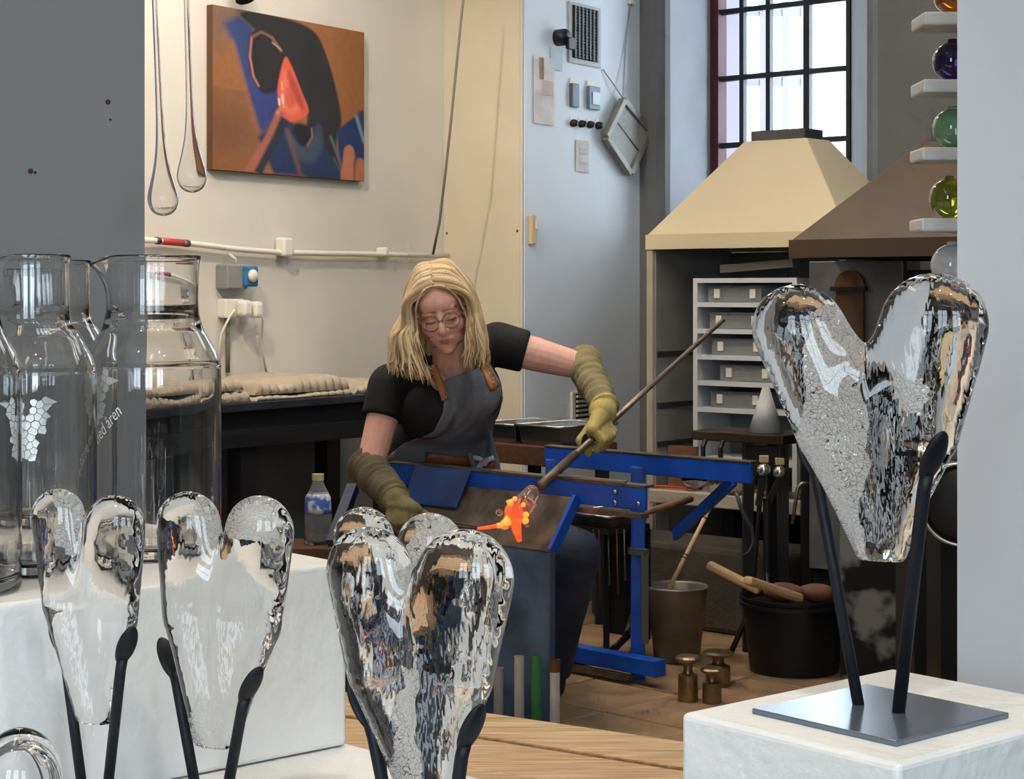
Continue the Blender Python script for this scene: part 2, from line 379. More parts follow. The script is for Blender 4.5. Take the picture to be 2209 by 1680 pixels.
# canvas picture: a flat print of glowing glass worked in a dark block
pc = [onw(445, 10), onw(771, 72), onw(771, 392), onw(445, 365)]
cv = thing('canvas_picture', onw(600, 380), 'large canvas photo print of orange hot glass in a dark tool on the wall', 'picture')
c0 = (pc[0]+pc[3])/2; c1 = (pc[1]+pc[2])/2; wd = .87; zt, zb = (pc[0].z+pc[1].z)/2, (pc[2].z+pc[3].z)/2
base = Vector((c0.x, c0.y, 0))
def cpt(u, v, out): return zv(base+A*(u*wd), zt+(zb-zt)*v)-NA*out
MB().hexa([cpt(0, 1, .002), cpt(1, 1, .002), cpt(1, 1, .03), cpt(0, 1, .03)], [cpt(0, 0, .002), cpt(1, 0, .002), cpt(1, 0, .03), cpt(0, 0, .03)]).build('canvas_stretcher', M('canvas_side', (92, 62, 40), .8), cv)
NU, NV = 300, 210
uu, vv = np.meshgrid(np.linspace(0, 1, NU), np.linspace(0, 1, NV))
def srgb(r, g, b): return np.array([lin(r), lin(g), lin(b)])
img = np.zeros((NV, NU, 3)); img[:] = srgb(150, 98, 58)
img *= (1-.25*np.abs(uu-.55)-.18*(vv > .5)*(uu < .3))[..., None]
def poly_mask(pts, soft=.012):
    pts = np.array(pts); d = np.full(uu.shape, 1e9); ins = np.zeros(uu.shape, bool); n = len(pts); j = n-1
    for i in range(n):
        (xi, yi), (xj, yj) = pts[i], pts[j]
        c_ = ((yi > vv) != (yj > vv)) & (uu < (xj-xi)*(vv-yi)/((yj-yi) if yj != yi else 1e-9)+xi); ins ^= c_
        ex, ey = xj-xi, yj-yi; t = np.clip(((uu-xi)*ex+(vv-yi)*ey)/(ex*ex+ey*ey+1e-12), 0, 1)
        d = np.minimum(d, np.hypot(uu-xi-t*ex, vv-yi-t*ey)); j = i
    sd = np.where(ins, d, -d); return np.clip(sd/soft*.5+.5, 0, 1)
def paint(pts, col, soft=.012, k=1):
    global img
    a = (poly_mask(pts, soft)*k)[..., None]; img = img*(1-a)+srgb(*col)*a
# coordinates measured on the print (u to the right, v down)
def sp2(pts, n=8):
    P_ = [Vector((a_, b_, 0)) for a_, b_ in pts]; o_ = []; N_ = len(P_)
    for i in range(N_):
        a_, b_, c_, d_ = P_[i-1], P_[i], P_[(i+1) % N_], P_[(i+2) % N_]
        for k in range(n):
            t_ = k/n; q_ = .5*((2*b_)+(c_-a_)*t_+(2*a_-5*b_+4*c_-d_)*t_*t_+(3*b_-a_-3*c_+d_)*t_**3); o_.append((q_.x, q_.y))
    return o_
def stroke(pts, w_, col, soft=.006, k=1):
    for (x0, y0), (x1, y1) in zip(pts[:-1], pts[1:]):
        l_ = math.hypot(x1-x0, y1-y0); nx, ny = -(y1-y0)/l_*w_/2, (x1-x0)/l_*w_/2
        paint([(x0+nx, y0+ny), (x1+nx, y1+ny), (x1-nx, y1-ny), (x0-nx, y0-ny)], col, soft, k)
paint(sp2([(-.02, -.02), (.24, -.02), (.2, .12), (.08, .2), (-.02, .22)]), (98, 86, 82), .12, .8)
paint(sp2([(.02, .7), (.14, .68), (.17, .78), (.1, .84), (.03, .8)]), (84, 58, 56), .12, .6)
paint([(.07, .1), (.16, .04), (.24, .08), (.3, .3), (.44, .5), (.46, .62), (.30, .76), (.21, .5), (.13, .22)], (48, 64, 112), .02)
paint([(.22, .3), (.3, .42), (.44, .5), (.44, .6), (.36, .66), (.3, .7), (.25, .5)], (52, 58, 120), .03)
stroke([(.12, .2), (.2, .48), (.28, .74)], .018, (150, 98, 66), .014, .7)
paint(sp2([(.17, .02), (.4, .0), (.64, .05), (.74, .22), (.81, .45), (.835, .62), (.80, .78), (.86, 1.02), (.62, 1.02), (.56, .8), (.6, .6), (.5, .34), (.3, .14)]), (38, 35, 36), .008)
paint(sp2([(.235, .14), (.3, .1), (.4, .16), (.47, .3), (.42, .44), (.32, .5), (.25, .42), (.22, .28)]), (34, 30, 30), .01)
paint([(.80, .68), (.90, .6), (.985, .52), (1, .54), (1, 1), (.85, 1), (.82, .84)], (32, 52, 94), .008)
paint([(.28, .78), (.42, .64), (.5, .66), (.6, .74), (.69, .62), (.72, .8), (.86, 1), (.38, 1)], (30, 44, 80), .012)
paint(sp2([(.46, .72), (.58, .8), (.68, .66), (.7, .8), (.64, .9), (.54, .88)]), (64, 76, 92), .02, .85)
paint(sp2([(.51, .68), (.57, .66), (.625, .7), (.61, .78), (.55, .8)]), (24, 22, 24), .01)
stroke([(.63, .68), (.635, .74), (.60, .80)], .01, (160, 112, 96), .006, .8)
paint(sp2([(.455, .25), (.5, .31), (.56, .45), (.61, .57), (.565, .625), (.48, .655), (.43, .61), (.405, .5), (.415, .38)]), (216, 92, 68), .006)
paint(sp2([(.445, .34), (.475, .4), (.5, .5), (.545, .57), (.5, .61), (.44, .58), (.425, .46)]), (232, 122, 92), .02, .85)
paint(sp2([(.475, .33), (.52, .4), (.58, .54), (.56, .565), (.52, .5), (.48, .42)]), (166, 64, 52), .012, .85)
paint(sp2([(.46, .44), (.5, .47), (.52, .54), (.48, .57), (.455, .52)]), (196, 84, 66), .012, .8)
stroke([(.436, .49), (.44, .57)], .012, (252, 216, 198), .006); stroke([(.413, .52), (.416, .56)], .01, (252, 226, 210), .006); stroke([(.43, .41), (.435, .46)], .006, (248, 186, 160), .005)
stroke([(.425, .6), (.36, .76), (.22, 1.0)], .055, (158, 92, 74), .01); stroke([(.45, .64), (.39, .78), (.28, 1.0)], .05, (32, 38, 54), .01)
stroke([(.40, .62), (.44, .55)], .02, (214, 116, 88), .01)
stroke([(.465, .7), (.5, .82), (.56, 1.0)], .03, (104, 78, 64), .012, .8)
stroke([(.285, .46), (.25, .40), (.228, .28), (.238, .16)], .012, (196, 120, 96), .006, .9); stroke([(.238, .16), (.3, .115), (.37, .14), (.43, .22)], .014, (150, 104, 88), .008, .8)
stroke([(.37, .17), (.43, .21)], .008, (214, 170, 150), .006, .7)
stroke([(.94, .56), (1.0, .74)], .022, (128, 146, 150), .008, .9); stroke([(.76, .72), (.85, .95)], .016, (96, 112, 122), .008, .8); stroke([(.78, .86), (.86, 1)], .01, (86, 100, 112), .008, .7)
paint(sp2([(.86, .79), (.9, .77), (.93, .82), (.925, 1.02), (.835, 1.02), (.845, .88)]), (176, 112, 86), .008)
paint(sp2([(.94, .87), (.985, .85), (1.02, .9), (1.02, 1.02), (.935, 1.02)]), (168, 106, 82), .008)
stroke([(.93, .86), (.93, 1.0)], .012, (96, 56, 46), .008, .8)
rows = [[cpt(uu[i, j], vv[i, j], .0305) for j in range(NU)] for i in range(NV)]
o = MB().sheet(rows).build('print', attr_mat('canvas_print', .55, .3, 40), cv)
setcol(o.data, np.concatenate([img.reshape(-1, 3), np.ones((NU*NV, 1))], 1))
# small black clip lamp above the canvas
t = thing('clip_lamp', onw(490, -12), 'small black clip lamp above the canvas print', 'lamp')
MB().lathe([(1e-4, -.06), (.02, -.06), (.034, -.01), (.036, .01), (.03, .01), (1e-4, -.03)], onw(497, -2, .07), 16, axis=(.3, -.3, -1)).build('lamp_head', blackm, t, smooth=True)
MB().tube([onw(485, -30, .0), onw(488, -22, .04), onw(497, -12, .07)], .006, 8).build('lamp_arm', blackm, t)
# white conduit with a red sleeve and saddle
pipe = thing('wall_conduit', onw(640, 540), 'white conduit pipe with red sleeve running along the cream wall', 'pipe')
pts = [onw(270, 516, .03), onw(330, 520, .03), onw(400, 526, .03), onw(500, 538, .03), onw(590, 545, .03), onw(700, 547, .03), onw(830, 549, .03), onw(955, 552, .03)]
MB().tube(pts, .0105, 12).build('conduit', whitep, pipe, smooth=True)
MB().tube([onw(335, 520, .03), onw(382, 524.5, .03)], .0125, 12).build('sleeve', M('red_tape', (190, 60, 44), .5), pipe, smooth=True)['label'] = 'red sleeve'
for a_, b_ in ((322, 331), (384, 393)): MB().tube([onw(a_, 519+(a_-322)*.09, .03), onw(b_, 520+(a_-322)*.09, .03)], .013, 12).build('coupling', darkmetal, pipe, smooth=True)
for px, py in ((600, 545), (812, 549)):
    s = 1 if px == 600 else .5
    m = MB(); m.box(onw(px, py-12*s, .03), (.05*s, .05, .07*s), (A, NA, UP)); m.build('saddle', whitep, pipe, bevel=.008)
# timer switch box
t = thing('timer_switch', onw(500, 620), 'grey box with blue timer switch and round dial on the cream wall', 'switch')
MB().box(onw(487, 597, .03), (.11, .06, .09), (A, NA, UP)).build('switch_box', M('grey_plastic', (140, 140, 140), .5), t, bevel=.006)
MB().box(onw(511, 596, .05), (.07, .05, .075), (A, NA, UP)).build('timer_face', M('blue_plastic', (52, 118, 176), .45), t, bevel=.006)
tf_ = t.children[-1]
MB().lathe([(1e-4, 0), (.022, 0), (.024, .008), (.018, .016), (1e-4, .018)], onw(510, 595, .075), 24, axis=-NA).build('dial', whitep, tf_, smooth=True)
MB().tube([onw(496, 572, .03), onw(494, 558, .03), onw(482, 548, .028)], .005, 8).build('cable', whitep, t, smooth=True)
# double wall socket with two plugs and cables
t = thing('wall_socket', onw(500, 690), 'cream double wall socket with two white plugs and hanging cables', 'socket')
MB().box(onw(489, 665, .02), (.1, .05, .07), (A, NA, UP)).build('socket_box', whitep, t, bevel=.008)
for px in (496, 520):
    MB().box(onw(px, 665+(px-496)*.1, .07), (.045, .05, .06), (A, NA, UP)).build('plug', whitep, t, bevel=.014, seg=3)
MB().tube([onw(484, 668, .05), onw(474, 682, .05), onw(468, 720, .02), onw(466, 800, .01)], .0045, 8).build('cable', whitep, t, smooth=True)
MB().tube([onw(536, 676, .06), onw(545, 690, .05), onw(556, 750, .02), onw(569, 803, .012)], .004, 8).build('cable', whitep, t, smooth=True)
MB().tube([onw(487, 690, .01), onw(487, 803, .01)], .008, 8).build('riser', M('grey_conduit', (120, 118, 112), .6), t, smooth=True)
# ------------------------------------------------------------------ black work table with quilted mats
T0 = GZ(480, 872, .83); T0 = Vector((T0.x, T0.y, 0))
tp = lambda a, d, z: zv(T0+A*a+NA*d, z)
tb = thing('work_table', tp(.6, .2, 0), 'long black worktable against the cream wall', 'table')
MB().hexa([tp(-.9, 0, .80), tp(1.05, 0, .80), tp(1.05, .41, .80), tp(-.9, .41, .80)], [tp(-.9, 0, .83), tp(1.05, 0, .83), tp(1.05, .41, .83), tp(-.9, .41, .83)]).build('table_top', M('black_table_top', (46, 48, 58), .3, var=.2, scale=12), tb, bevel=.004)
MB().hexa([tp(-.85, .03, .68), tp(1.0, .03, .68), tp(1.0, .38, .68), tp(-.85, .38, .68)], [tp(-.85, .03, .80), tp(1.0, .03, .80), tp(1.0, .38, .80), tp(-.85, .38, .80)]).build('apron_rail', blackm, tb)
MB().bar(tp(-.8, .02, .72), tp(.95, .02, .70), .02, .06).build('apron_rail', blackm, tb)
for a_, d_ in ((-.8, .06), (-.8, .34), (.16, .06), (.26, .34), (.95, .06), (.95, .34)):
    MB().hexa([tp(a_-.035, d_-.03, 0), tp(a_+.035, d_-.03, 0), tp(a_+.035, d_+.03, 0), tp(a_-.035, d_+.03, 0)], [tp(a_-.04, d_-.03, .69), tp(a_+.04, d_-.03, .69), tp(a_+.04, d_+.03, .69), tp(a_-.04, d_+.03, .69)]).build('leg', blackm, tb)
matm = M('quilted_mat_grey', (172, 160, 142), .9, var=.08, scale=14, bump=.2, bscale=120)
def mat_cushion(a0, a1, d0, d1, z0, th, name, label, ph):
    nu = int((a1-a0)/.005); rows = []; bot = []
    secs = [(0, .0), (-.006, .35), (-.003, .72), (.008, .95), (.022, 1.0), (.04, .93), (.055, .99), (.075, 1.0), (.095, .92), (.12, 1.0), (.16, .94), (.2, 1.0), (.26, .95), (.32, 1.0), (d1-d0-.01, .8), (d1-d0, 0)]
    for off, hf_ in secs:
        r = []
        for i in range(nu+1):
            u = i/nu; a_ = a0+(a1-a0)*u; lump = abs(math.sin(u*(a1-a0)/.042*math.pi+ph))
            near = max(0, 1-max(off, 0)/.09)
            ed = min(1, u*nu/3)**.5*min(1, (1-u)*nu/3)**.5
            wav = .010*math.sin(u*7+ph)+.004*math.sin(u*17+ph*2)
            h = z0+.001+(th+wav*(th/.04))*hf_*ed*(1-.42*near*(1-lump**.6))
            r.append(tp(a_, d0+off-.012*near*(lump-.4), h))
        rows.append(r); bot.append([tp(a0+(a1-a0)*i/nu, d0+max(off, 0), z0+.0005) for i in range(nu+1)])
    m = MB(); m.sheet(rows); m.sheet(bot)
    for R_, S_ in ((rows[0], bot[0]), (rows[-1], bot[-1])): m.sheet([R_, S_])
    for k in (0, -1): m.sheet([[r[k] for r in rows], [r[k] for r in bot]])
    return tag(m.build(name, matm, smooth=True), label, 'mat', 'quilted mats on the black table')
mat_cushion(-.6, .16, .02, .40, .83, .034, 'quilted_mat', 'grey quilted mat at the left end of the black table, lower of two', 0)
mat_cushion(-.6, .13, .035, .40, .868, .032, 'quilted_mat', 'grey quilted mat at the left end of the black table, upper of two', 1)
mat_cushion(.18, .70, .02, .40, .83, .016, 'quilted_mat', 'thin grey quilted mat under the wavy mat on the black table', 2)
mat_cushion(.19, .69, .03, .40, .849, .046, 'quilted_mat', 'thick wavy grey quilted mat in the middle of the black table', 3)
mat_cushion(.72, 1.0, .03, .40, .83, .04, 'quilted_mat', 'grey quilted mat beside the glassblower, partly hidden by her shoulder', 4)
# pale panel under the table
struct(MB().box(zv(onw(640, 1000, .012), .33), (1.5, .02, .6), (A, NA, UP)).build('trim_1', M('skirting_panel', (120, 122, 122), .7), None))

# ================================================================== tall cabinet projecting from the wall
K0 = onplane(957, 630, WP0, A); K0.z = 0
kt = ((1127-CX)/FPX); tt = (kt*K0.y-K0.x)/(B.x-kt*B.y); K1 = K0+B*tt
cab = thing('electrical_cabinet', zv(K1, 0), 'tall pale electrical cabinet with daylight painted on its front and warm light on one side, reaching the ceiling', 'cabinet')
cb = lambda a, b, z: zv(K1+A*a-B*b, z)
MB().hexa([cb(0, 0, 0), cb(.97, 0, 0), cb(.97, tt, 0), cb(0, tt, 0)], [cb(0, 0, ZC), cb(.97, 0, ZC), cb(.97, tt, ZC), cb(0, tt, ZC)]).build('body', cabpaint, cab)
MB().hexa([cb(.012, -.004, .02), cb(.955, -.004, .02), cb(.955, 0, .02), cb(.012, 0, .02)], [cb(.012, -.004, ZC-.01), cb(.955, -.004, ZC-.01), cb(.955, 0, ZC-.01), cb(.012, 0, ZC-.01)]).build('door', cab_daylit, cab)
MB().hexa([cb(-.003, .012, .02), cb(0, .012, .02), cb(0, tt-.006, .02), cb(-.003, tt-.006, .02)], [cb(-.003, .012, ZC-.01), cb(0, .012, ZC-.01), cb(0, tt-.006, ZC-.01), cb(-.003, tt-.006, ZC-.01)]).build('side_panel', M('cabinet_paint_warmlit', (214, 204, 180), .6, var=.03), cab)  # differs from the door by warm light put into the colour
def ong(px, py, out=0):      # on the daylight-tinted face
    return onplane(px, py, K1, A)+B*out
def onside(px, py, out=0): return onplane(px, py, K1, B)-A*out
for px, py in ((965, 503), (1117, 498), (966, 930)):
    MB().lathe([(1e-4, 0), (.006, 0), (.005, .003), (1e-4, .004)], onside(px, py, .003), 10, axis=-A).build('screw_head', steelw, cab)
# rocker lock / handle at the corner
lat = MB().box(ong(1142, 496, .016), (.035, .024, .12), (A, B, UP)).build('latch', M('latch_cream', (206, 186, 138), .5), cab, bevel=.005)
MB().box(ong(1147, 484, .03), (.02, .008, .035), (A, B, UP)).build('latch_tag', whitep, lat)
# upper vent grille
g = ong(1257, 78)
grf = MB().box(ong(1258, 76, .006), (.26, .012, .26), (A, B, UP)).build('grille_frame', M('grille_frame', (176, 176, 172), .5), cab, bevel=.003)
MB().box(ong(1258, 74, .0135), (.205, .004, .225), (A, B, UP)).build('grille_mesh', deepblack, grf)
for k in range(7):
    c = ong(1258, 74, .018)+A*(-.09+.03*k); MB().box(c, (.012, .006, .22), (A, B, UP)).build('grille_slat', darkmetal, grf)
for k in range(17):
    c = ong(1258, 74, .0165)+UP*(-.105+.013*k); MB().box(c, (.2, .002, .004), (A, B, UP)).build('grille_slat', darkmetal, grf)
# lower louvre
lvf = MB().box(ong(1262, 893, .008), (.25, .016, .2), (A, B, UP)).build('louvre_frame', cabpaint, cab, bevel=.003)
for k in range(9):
    c = ong(1264, 893, .02)+UP*(-.08+.02*k); MB().box(c, (.21, .012, .011), (A, B, (UP+B*.4).normalized())).build('louvre_slat', cabpaint, lvf)
MB().box(ong(1264, 893, .0165), (.215, .002, .185), (A, B, UP)).build('louvre_dark_sheet', deepblack, lvf)  # black sheet drawn in for the dark between the slats
# meters, switches
mt1 = MB().box(ong(1234, 206, .012), (.055, .02, .1), (A, B, UP)).build('meter', M('meter_grey', (84, 92, 108), .45), cab, bevel=.003)
MB().box(ong(1234, 175, .008), (.05, .008, .022), (A, B, UP)).build('meter_tag', whitep, mt1)
mt2 = MB().box(ong(1275, 212, .012), (.09, .02, .1), (A, B, UP)).build('meter', M('meter_blue_grey', (100, 118, 140), .45), cab, bevel=.003)
MB().box(ong(1277, 213, .024), (.06, .004, .055), (A, B, UP)).build('meter_display', M('meter_display', (214, 232, 236), .4), mt2, bevel=.002)
MB().box(ong(1275, 182, .008), (.09, .008, .025), (A, B, UP)).build('meter_tag', whitep, mt2)
for k, px in enumerate((1232, 1250, 1268, 1286)):
    py = 266+k*1.6
    kn = MB().lathe([(1e-4, 0), (.016, 0), (.016, .016), (.012, .03), (1e-4, .032)], ong(px, py, .001), 14, axis=B).build('switch_knob', blackplastic, cab, smooth=True)
    MB().box(ong(px, py-9, .005), (.03, .004, .022), (A, B, UP)).build('switch_tag', whitep, kn)
msw = MB().lathe([(1e-4, 0), (.035, 0), (.035, .05), (.028, .06), (1e-4, .06)], ong(1200, 82, 0), 18, axis=B).build('main_switch', blackplastic, cab, smooth=True)
MB().box(ong(1206, 96, .06), (.05, .02, .05), (A, B, UP)).build('main_switch_lever', blackplastic, msw, bevel=.004)
papers = M('paper_sheet', (232, 230, 230), .8, var=.0, c2=(206, 196, 192), scale=12)
for nm, px, py, w_, h_, lb in (('paper_note', 1170, 196, .15, .28, 'printed paper poster with pale picture on the tall cabinet'), ('paper_note', 1197, 128, .09, .09, 'small pale blue paper note below the black switch'), ('paper_note', 1253, 337, .10, .135, 'white printed instruction sheet screwed on beneath the four knobs')):
    pp = tag(MB().box(ong(px, py, .009), (w_, .003, h_), (A, B, UP)).build(nm, papers if 'pale blue' not in lb else M('paper_blue', (206, 222, 230), .8)), lb, 'paper', 'papers on the cabinet')
    if 'poster' in lb:
        ink = M('poster_ink', (150, 128, 110), .8); ink2 = M('poster_ink_pink', (204, 184, 180), .8)
        MB().box(ong(1164, 148, .0116), (.03, .002, .09), (A, B, UP)).build('printed_figure', ink, pp)
        MB().box(ong(1176, 190, .0116), (.08, .002, .06), (A, B, UP)).build('printed_figure', ink2, pp)
    if 'instruction' in lb:
        for dz in (.03, .012, -.03): MB().box(ong(1254, 337, .0116)+UP*dz, (.06, .002, .01), (A, B, UP)).build('printed_line', M('printed_grey', (190, 204, 212), .8), pp)
# lozenge frame hanging by a cord
fr = thing('filter_screen', ong(1340, 380, .03), 'grey framed metal filter screen hung cornerwise by a cord on the cabinet', 'screen')
cc = [ong(1330, 212, .035), ong(1390, 285, .035), ong(1345, 380, .035), ong(1290, 297, .035)]
frm = M('frame_grey', (138, 136, 128), .5, .3)
mid = sum(cc, Vector())/4
for i in range(4): MB().bar(cc[i]+(mid-cc[i])*.06, cc[(i+1) % 4]+(mid-cc[(i+1) % 4])*.06, .03, .03, upv=B).build('frame_bar', frm, fr, bevel=.003)
MB().prism([c+(mid-c)*.1 for c in cc], -B*.004).build('mesh_panel', M('filter_mesh', (160, 160, 154), .6, var=.08, scale=60), fr)
MB().bar((cc[0]+cc[3])/2+(mid-(cc[0]+cc[3])/2)*.1, (cc[1]+cc[2])/2+(mid-(cc[1]+cc[2])/2)*.1, .006, .006, upv=B).build('stay_wire', darkmetal, fr)
cordm = M('cord_grey', (150, 158, 164), .7)
MB().tube([cc[0], ong(1345, 100, .01), ong(1357, 5, .01)], .003, 6).build('cord', cordm, fr)
MB().tube([cc[0], ong(1297, 150, .01)], .003, 6).build('cord', cordm, fr)
MB().box(ong(1357, -4, .01), (.05, .02, .06), (A, B, UP)).build('cord_clip', whitep, fr, bevel=.004)
# hanging cable in front of the warm-tinted side
tag(MB().tube([P(1003, -40, 7.2), P(996, 30, 7.2), P(985, 140, 7.2), P(970, 290, 7.2), P(960, 380, 7.25), P(948, 480, 7.3), P(934, 548, 7.35)], .005, 8).build('hanging_cable', M('cable_grey', (120, 112, 98), .6), smooth=True), 'thin grey cable hanging from the ceiling beside the warm-tinted cabinet side', 'cable')
# ================================================================== extraction hoods
F0 = P(1395, 630, 7.2); F0.z = 0
def hood(name, label, F, wB, dN, zb, zr, top, zt_, mat, neck=True):
    h = thing(name, zv(F+B*wB/2+NB*dN/2, zb), label, 'hood')
    f = lambda b, n, z: zv(F+B*b+NB*n, z)
    t0, t1, n0, n1 = top
    MB().hexa([f(0, 0, zr), f(wB, 0, zr), f(wB, dN, zr), f(0, dN, zr)], [f(t0, n0, zt_), f(t1, n0, zt_), f(t1, n1, zt_), f(t0, n1, zt_)]).build('canopy', mat, h, bevel=.004)
    m = MB()
    for a, b in (((0, 0), (wB, 0)), ((wB, 0), (wB, dN)), ((wB, dN), (0, dN)), ((0, dN), (0, 0))):
        m.bar(f(a[0], a[1], (zb+zr)/2), f(b[0], b[1], (zb+zr)/2), .012, zr-zb+.004)
    m.build('rim', mat, h)
    MB().hexa([f(.02, .02, zr-.012), f(wB-.02, .02, zr-.012), f(wB-.02, dN-.02, zr-.012), f(.02, dN-.02, zr-.012)], [f(.02, .02, zr-.004), f(wB-.02, .02, zr-.004), f(wB-.02, dN-.02, zr-.004), f(.02, dN-.02, zr-.004)]).build('filter_plate', deepblack, h)
    cx_, cn = (t0+t1)/2, (n0+n1)/2
    MB().hexa([f(t0+.02, n0+.02, zt_), f(t1-.02, n0+.02, zt_), f(t1-.02, n1-.02, zt_), f(t0+.02, n1-.02, zt_)], [f(t0+.02, n0+.02, zt_+.04), f(t1-.02, n0+.02, zt_+.04), f(t1-.02, n1-.02, zt_+.04), f(t0+.02, n1-.02, zt_+.04)]).build('collar', darkmetal, h)
    return h, f
h1, f1 = hood('extraction_hood', 'beige enamel extraction hood standing in front of the window', F0, .878, .58, 1.367, 1.42, (.19, .476, .4, .577), 1.80, hoodm)
F2 = P(1705, 630, 5.77); F2.z = 0
h2, f2 = hood('extraction_hood', 'extraction hood with its shade painted brown beside the shelf of glass balls', F2, 1.0, .8, 1.308, 1.36, (.2715, .62, .35, .66), 1.6765, hood_shaded)
# booth under the beige hood
bo = thing('steel_booth', zv(F0+B*.44+NB*.3, 0), 'dark sheet steel booth under the beige hood', 'booth')
MB().hexa([f1(0, 0, 0), f1(.028, 0, 0), f1(.028, .56, 0), f1(0, .56, 0)], [f1(0, 0, 1.367), f1(.028, 0, 1.367), f1(.028, .56, 1.367), f1(0, .56, 1.367)]).build('side_panel', M('booth_edge', (176, 166, 148), .6), bo)
MB().hexa([f1(.028, .015, .2), f1(.034, .015, .2), f1(.034, .56, .2), f1(.028, .56, .2)], [f1(.028, .015, 1.36), f1(.034, .015, 1.36), f1(.034, .56, 1.36), f1(.028, .56, 1.36)]).build('inner_lining', M('booth_lining', (150, 148, 142), .5, .1, var=.12), bo)
for k in range(3):
    MB().hexa([f1(.03+.28*k, .54, .1), f1(.305+.28*k, .54, .1), f1(.305+.28*k, .56, .1), f1(.03+.28*k, .56, .1)], [f1(.03+.28*k, .54, 1.36), f1(.305+.28*k, .54, 1.36), f1(.305+.28*k, .56, 1.36), f1(.03+.28*k, .56, 1.36)]).build('back_panel', M('booth_back', (112, 112, 110), .5, .2, var=.2), bo)
MB().hexa([f1(.85, 0, 0), f1(.878, 0, 0), f1(.878, .56, 0), f1(.85, .56, 0)], [f1(.85, 0, 1.367), f1(.878, 0, 1.367), f1(.878, .56, 1.367), f1(.85, .56, 1.367)]).build('side_panel', darkmetal, bo)
for z, py in ((.95, 0), (.75, 0), (.6, 0)):
    MB().hexa([f1(.034, .02, z), f1(.04, .02, z), f1(.04, .5, z), f1(.034, .5, z)], [f1(.034, .02, z+.02), f1(.04, .02, z+.02), f1(.04, .5, z+.02), f1(.034, .5, z+.02)]).build('lining_rib', darkmetal, bo)
# counter inside / in front of the booth
cz = .45; C0 = GZ(1400, 1055, cz); C0 = Vector((C0.x, C0.y, 0))
cf = lambda b, n, z: zv(C0+B*b+NB*n, z)
co = thing('counter', zv(C0+B*.5+NB*.25, 0), 'low pale counter board in front of the booth', 'counter')
MB().hexa([cf(0, 0, cz-.05), cf(.74, 0, cz-.05), cf(.74, .55, cz-.05), cf(0, .55, cz-.05)], [cf(0, 0, cz), cf(.74, 0, cz), cf(.74, .55, cz), cf(0, .55, cz)]).build('counter_top', M('counter_board', (196, 184, 166), .6), co, bevel=.004)
for b_, n_ in ((.03, .05), (.7, .05), (.03, .5), (.7, .5)): MB().bar(cf(b_, n_, 0), cf(b_, n_, cz-.05), .04, .04).build('leg', darkmetal, co)
MB().hexa([cf(.02, .5, .05), cf(.72, .5, .05), cf(.72, .52, .05), cf(.02, .52, .05)], [cf(.02, .5, cz-.05), cf(.72, .5, cz-.05), cf(.72, .52, cz-.05), cf(.02, .52, cz-.05)]).build('back_board', deepblack, co)
# brown board standing at the back of the counter
tag(MB().box(cf(.075, .12, cz+.081), (.13, .018, .16), (B, NB, UP)).build('brown_board', M('brown_board', (118, 82, 60), .7)), 'brown fibre board standing on the pale counter at its left end', 'board')
# shelf unit with trays of clear boxes
S0 = P(1495, 630, 7.12); S0.z = 0; sw, sd = .46, .24; sz0, sz1 = cz+.001, 1.2+30/FPX*7.12
sf = lambda b, n, z: zv(S0+B*b+NB*n, z)
sh = thing('shelf_unit', zv(S0+B*sw/2+NB*sd/2, sz0), 'pale grey open shelf unit with clear boxes under the beige hood', 'shelf')
shm = M('shelf_paint', (202, 206, 210), .6, var=.03)
def brd(b0, b1, n0, n1, z0, z1, nm, mt, par): return MB().hexa([sf(b0, n0, z0), sf(b1, n0, z0), sf(b1, n1, z0), sf(b0, n1, z0)], [sf(b0, n0, z1), sf(b1, n0, z1), sf(b1, n1, z1), sf(b0, n1, z1)]).build(nm, mt, par)
brd(0, .02, 0, sd, sz0, sz1, 'side_panel', shm, sh); brd(sw-.02, sw, 0, sd, sz0, sz1, 'side_panel', shm, sh)
brd(.02, sw-.02, sd-.01, sd, sz0, sz1, 'back_panel', M('shelf_back', (120, 124, 128), .7), sh)
ys = [600, 652, 709, 765, 821, 878, 985]
zs = [HC-(y-HY)/FPX*7.1 for y in ys]
for z in zs: brd(.02, sw-.02, 0, sd-.01, z-.018, z, 'shelf_board', shm, sh)
boxm = M('clear_box_plastic', (214, 218, 220), .15, var=0, trans=.75, ior=1.15); boxk = M('box_contents', (150, 142, 130), .7, var=.2, scale=30)
desc = ['topmost', 'second', 'third', 'fourth', 'fifth']
for k in range(5):
    z = zs[k+1]+.001; b0 = .05+.02*((k*37) % 5)/5.0+(.05 if k == 3 else 0); b1 = b0+.24
    t = thing('storage_box', sf((b0+b1)/2, .1, z), 'clear plastic storage box in the %s compartment of the grey shelf' % desc[k], 'box', 'storage boxes')
    m = MB()
    for a_ in ((b0, b0+.004, .03, .18), (b1-.004, b1, .03, .18), (b0, b1, .03, .034), (b0, b1, .176, .18)):
        m.hexa([sf(a_[0], a_[2], z), sf(a_[1], a_[2], z), sf(a_[1], a_[3], z), sf(a_[0], a_[3], z)], [sf(a_[0], a_[2], z+.055), sf(a_[1], a_[2], z+.055), sf(a_[1], a_[3], z+.055), sf(a_[0], a_[3], z+.055)])
    m.build('box_wall', boxm, t)
    brd(b0+.006, b1-.006, .036, .174, z, z+.02+.006*k, 'contents', boxk, t)
    brd(b0-.003, b1+.003, .027, .183, z+.055, z+.062, 'lid', boxm, t)
    for q_ in (b0+.03, b1-.05): brd(q_, q_+.025, .024, .03, z+.015, z+.05, 'clip', whitep, t)
# slanted light rail on top of the shelf unit
tag(MB().bar(sf(.1, .06, sz1+.035), sf(.42, .06, sz1+.055), .05, .03).build('grey_batten', M('batten_grey', (116, 112, 106), .6)), 'grey batten lying slanted on top of the shelf unit', 'batten')
